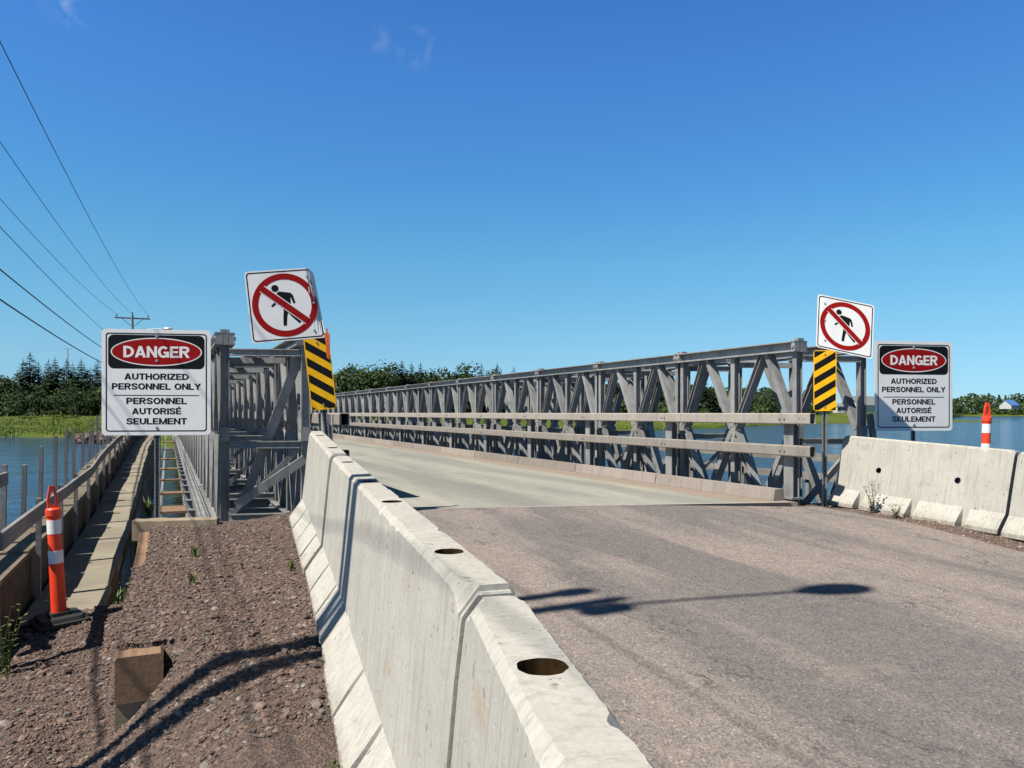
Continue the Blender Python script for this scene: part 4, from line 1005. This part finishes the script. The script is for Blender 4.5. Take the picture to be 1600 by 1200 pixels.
# ------------------------------------------------------------------ trees
def spruce_crown(h, r, n, rs):
    rr = random.Random(rs); m = MB(); m.keep = 1
    tiers = int(h*3.2)
    for i in range(tiers):
        t = i/tiers; z = h*(.06+.94*t); rad = r*(1-t)**.8*rr.uniform(.8, 1.15)+.28
        nb = max(6, int(n*(1-t*.6)))
        for k in range(nb):
            a = rr.uniform(0, 6.28); L = rad*rr.uniform(.65, 1.15); d = Vector((math.cos(a), math.sin(a), 0)); s = Vector((-d.y, d.x, 0))
            p0 = Vector((0, 0, z)); droop = -.28*L*rr.uniform(.5, 1.4)
            for j in range(3):
                u0 = .12+.3*j; u1 = u0+.34; w = L*.27*(1.25-u0)*rr.uniform(.8, 1.3)+.13
                q0 = p0+d*L*u0+Vector((0,0,droop*u0**1.4)); q1 = p0+d*L*u1+Vector((0,0,droop*u1**1.4+.04*L)); v = rr.uniform(-.12, .12)*L
                m.add([q0, q0.lerp(q1, .55)+s*w+Vector((0,0,v-.05*L)), q1, q0.lerp(q1, .55)-s*w+Vector((0,0,-v-.05*L))], [(0,1,2), (0,2,3)])
    m.add([(-.10,0,h*.97), (.10,0,h*.97), (0,0,h*1.05)], [(0,1,2)]); m.add([(0,-.10,h*.97), (0,.10,h*.97), (0,0,h*1.05)], [(0,1,2)])
    return m
def broad_crown(h, r, n, rs, z0=.15, size=.34):
    rr = random.Random(rs); m = MB(); m.keep = 1
    cl = []
    for i in range(15):
        a = rr.uniform(0, 6.28); t = rr.random(); q = r*(1-abs(t-.45)*.9)*rr.uniform(.25, .85)
        cl.append((Vector((math.cos(a)*q, math.sin(a)*q, h*(z0+.1+(.86-z0)*t))), r*rr.uniform(.28, .48)))
    for i in range(n):
        c, cr = rr.choice(cl); d = Vector((rr.gauss(0, 1), rr.gauss(0, 1), rr.gauss(0, .8))).normalized(); p = c+d*cr*rr.uniform(.55, 1.08)
        nrm = (d+Vector((rr.gauss(0, .5), rr.gauss(0, .5), rr.gauss(0, .5)+.3))).normalized(); a = nrm.orthogonal().normalized(); b = nrm.cross(a); s = size*rr.uniform(.6, 1.3)
        m.add([p-a*s*.5, p+b*s*.42, p+a*s*.55, p-b*s*.4], [(0,1,2,3)])
    return m
def mesh_only(m, mat, name):
    o = m.build(name, mat); d = o.data; bpy.data.objects.remove(o); return d
SPR = [mesh_only(spruce_crown(10, 2.4+.35*k, 19, 40+k), M['spruce'], 'crown') for k in range(4)]
BRD = [mesh_only(broad_crown(8, 2.7+.3*k, 1500, 60+k), M['broad'], 'crown') for k in range(4)]
def trunk_mesh(h, r):
    m = MB(); m.tube([(0,0,-.5), (.05,0,h*.4), (0,.04,h*.94)], [r, r*.7, .03], 8)
    for k in range(6):
        a = k*2.4; z = h*(.3+.09*k); m.tube([(0,0,z), (math.cos(a)*h*.13, math.sin(a)*h*.13, z+h*.08)], [r*.3, .02], 5)
    return mesh_only(m, M['bark'], 'trunk')
TRS, TRB = trunk_mesh(10, .17), trunk_mesh(8, .16)
def tree(name, px, zc, h, kind, k, label, group, wide=1):
    p = P(px, 645, zc); base = 10 if kind == 's' else 8; z = land_h(zc-shore(px))-.15
    root = thing(name, label, 'tree', (p.x, p.y, z), (0, 0, random.uniform(0, 6)), group); s = h/base
    t = link('trunk', TRS if kind == 's' else TRB, root); t.scale = (s, s, s)
    c = link('crown', (SPR if kind == 's' else BRD)[k % 4], root); c.scale = (s*wide, s*wide, s)
    return root
def top(py, zc, px): return CZ+(645-py)/1200*zc-land_h(zc-shore(px))+.15
G = 'trees on the left bank'
for (px, py, zc, kd, w, lab) in (
    (47, 553, 150, 's', 1.25, 'tallest dark spruce at left with a sharp pointed top'),
    (36, 563, 156, 's', 1.1, 'dark spruce touching the left flank of the tallest spruce'),
    (60, 567, 152, 's', 1.0, 'dark spruce just right of the tallest spruce'),
    (76, 563, 158, 's', .9, 'slim spruce between the tallest spruce and the thin mast'),
    (86, 560, 150, 's', .95, 'pointed spruce left of the thin distant mast'),
    (104, 563, 154, 's', 1.15, 'full spruce directly below the thin distant mast'),
    (114, 569, 160, 's', .9, 'short spruce right of the thin distant mast'),
    (127, 563, 150, 's', 1.2, 'broad spruce in the middle between the mast and the danger sign'),
    (141, 575, 158, 's', .9, 'short spruce in the gap before the danger sign'),
    (152, 563, 150, 's', 1.0, 'spruce touching the left edge of the danger sign'),
    (171, 566, 152, 's', 1.1, 'spruce hidden mostly behind the left danger sign'),
    (6, 585, 152, 'b', 1.2, 'round leafy tree at the very left edge of the photograph'),
    (22, 590, 140, 'b', 1.1, 'leafy tree in front of the spruces near the left edge'),
    (64, 600, 132, 'b', 1.1, 'bushy tree standing before the tallest spruce'),
    (98, 596, 134, 'b', 1.2, 'mid green bushy tree below the mast'),
    (120, 606, 130, 'b', 1.3, 'low light green bush left of the danger sign'),
    (143, 604, 133, 'b', 1.2, 'low leafy bush touching the danger sign'),
    (30, 612, 128, 'b', 1.4, 'low dark bush on the grass left of centre in the left wood'),
    (84, 618, 127, 'b', 1.5, 'lowest bush on the edge of the grass below the spruces')):
    tree('spruce_tree' if kd == 's' else 'leafy_tree', px, zc, top(py, zc, px), kd, random.randrange(4), lab, G, w)
G = 'trees rising above the right truss'
for (px, py, zc, kd, w, lab) in (
    (545, 574, 150, 'b', 1.2, 'leafy tree right beside the leaning hazard marker'),
    (562, 567, 154, 'b', 1.0, 'leafy tree with a raised top second from the hazard marker'),
    (585, 572, 150, 'b', 1.1, 'round leafy tree third from the hazard marker'),
    (606, 571, 152, 'b', 1.1, 'leafy tree left of the two pointed spruces above the truss'),
    (628, 564, 154, 's', 1.1, 'rough spruce with the highest top above the truss'),
    (643, 568, 155, 's', 1.0, 'spruce just right of the highest one above the truss'),
    (657, 568, 154, 's', 1.0, 'spruce right of the pair above the truss'),
    (682, 577, 150, 'b', 1.3, 'light leafy tree right of the spruces above the truss'),
    (706, 581, 150, 'b', 1.3, 'low leafy tree above the middle of the truss'),
    (728, 573, 152, 'b', 1.2, 'dark rounded tree above the truss before the last spruces'),
    (752, 569, 154, 's', .9, 'thin spruce top above the truss, left of the last two'),
    (777, 569, 155, 's', .9, 'small spruce top above the truss, second from the last'),
    (803, 574, 156, 's', .9, 'last small spruce top showing above the truss'),
    (765, 580, 150, 'b', 1.3, 'pale leafy tree between the last spruce tops'),
    (1100, 590, 185, 's', 1.1, 'tall dark spruce seen through the right truss'),
    (1112, 602, 180, 's', 1.1, 'spruce seen through the truss next to the bare pale trunk'),
    (1165, 601, 210, 'b', 1.4, 'round tree seen through the end bay of the right truss'),
    (1205, 608, 215, 'b', 1.5, 'rounded tree seen through the last bay right of the other one')):
    tree('spruce_tree' if kd == 's' else 'leafy_tree', px, zc, top(py, zc, px), kd, random.randrange(4), lab, G, w)
# the continuous wood behind and beyond, one mass
mb = MB(); mb.keep = 1; rw = random.Random(5)
def mass_tree(px, zc, h, r, n, size):
    p = P(px, 645, zc); z = land_h(zc-shore(px))-.2
    con = rw.random() < (.75 if px < 170 else .4)
    for i in range(n):
        t = rw.random(); 
        if con: q = r*.75*(1-t)*rw.uniform(.3, 1.1)+.15
        else: q = r*math.sqrt(max(0, 1-(2*t-.9)**2*.8))*rw.uniform(.5, 1.1)
        a = rw.uniform(0, 6.28); c = Vector((p.x+math.cos(a)*q, p.y+math.sin(a)*q, z+h*(.02+.96*t)))
        nrm = Vector((math.cos(a)+rw.gauss(0, .5), math.sin(a)+rw.gauss(0, .5), rw.gauss(.4, .5))).normalized(); u = nrm.orthogonal().normalized(); v = nrm.cross(u); s = size*rw.uniform(.6, 1.4)
        mb.add([c-u*s, c+v*s*.8, c+u*s, c-v*s*.8], [(0,1,2,3)])
TLX = [-500, -20, 20, 160, 240, 330, 520, 560, 700, 820, 1000, 1120, 1240, 1320, 1400, 1480, 1520, 1600, 1800, 2200]
TLY = [592, 598, 604, 600, 580, 574, 576, 577, 583, 587, 592, 603, 606, 620, 622, 620, 614, 615, 612, 612]
px = -420
while px < 2150:
    near = shore(px); far = near > 400
    zc = near+(52 if px < 1050 else 42 if px < 1290 else 105 if not far else 30)+rw.uniform(0, 22)*(2 if far else 1)
    ty = interp(px, TLX, TLY)+rw.uniform(-3, 9); h = max(2.5, CZ+(645-ty)/1200*zc-land_h(zc-near))
    if 1296 < px < 1382: h *= .55; zc += 70
    mass_tree(px, zc, h, h*.34+(.8 if not far else 1.5), 330 if not far else 150, .36 if not far else 1.1)
    if rw.random() < .8 and not (1296 < px < 1382): mass_tree(px+rw.uniform(-4, 4), zc-rw.uniform(6, 16), h*rw.uniform(.25, .5), h*.35, 170, .36 if not far else .9)
    px += (5.2 if not far else 5.0)*rw.uniform(.7, 1.3)
tag(mb.build('woodland', M['broad']), 'continuous green wood along the far river bank', 'woodland', kind='stuff')

# ------------------------------------------------------------------ far houses
def house(px, zc, w, d, wall_h, roof_h, roofmat, label, yaw, gz):
    p = P(px, 645, zc); root = thing('house', label, 'house', (p.x, p.y, gz), (0, 0, yaw), 'houses on the far right bank')
    m = MB(); m.box((0, 0, wall_h/2), (w, d, wall_h)); m.add([(-w/2, -d/2, wall_h), (-w/2, d/2, wall_h), (-w/2, 0, wall_h+roof_h*.96)], [(0,1,2)]); m.add([(w/2, -d/2, wall_h), (w/2, d/2, wall_h), (w/2, 0, wall_h+roof_h*.96)], [(0,2,1)])
    m.build('wall', M['wall_white'], root)
    m = MB()
    for s in (-1, 1): m.extr([(0, 0), (s*(d/2+.4), -roof_h*(1+.8/d)), (s*(d/2+.4), -roof_h*(1+.8/d)+.15), (0, .17)], (-w/2-.4, 0, wall_h+roof_h), (w/2+.4, 0, wall_h+roof_h), (0,1,0), (0,0,1))
    m.build('roof', roofmat, root)
    for x in (-.32, 0, .32):
        m = MB(); m.box((w*x, -d/2-.02, wall_h*.55), (1.2, .06, 1.2)); m.build('window', M['glass'], root)
    m = MB(); m.box((w*.15, -d/2-.02, 1.05), (1.0, .06, 2.1)); m.build('door', M['wall_white'], root)
house(1577, 470, 8.5, 7, 2.4, 3.0, M['roof_blue'], 'small white house with a blue roof among far trees at right', -TH+.5, 8.6-3.2)
house(1352, 300, 17, 9, 2.9, 3.2, M['roof_grey'], 'long white house with a grey roof between the truss post and danger sign', -TH+.45, 3.2)
house(1311, 296, 3.4, 3.0, 2.6, .9, M['roof_grey'], 'tiny white shed beside the hazard marker post', -TH+.2, 3.0)
# rocks at the far abutment
mb = MB(); mb.keep = 1
for i in range(160):
    px = random.uniform(118, 172); zc = 80+random.uniform(-5, 6); p = P(px, 645, zc); s = random.uniform(.15, .42)
    q = ICO_V*(1+.4*(rng.random((12, 1))-.5))*s*np.array([1, .8, .6])+np.array([p.x, p.y, max(.05, .9-.01*abs(px-160))*random.random()])
    mb.add(q.tolist(), ICO_F.tolist())
tag(mb.build('riprap', M['rock']), 'heap of reddish rocks on the far shore beside the walkway', 'rocks', kind='stuff')
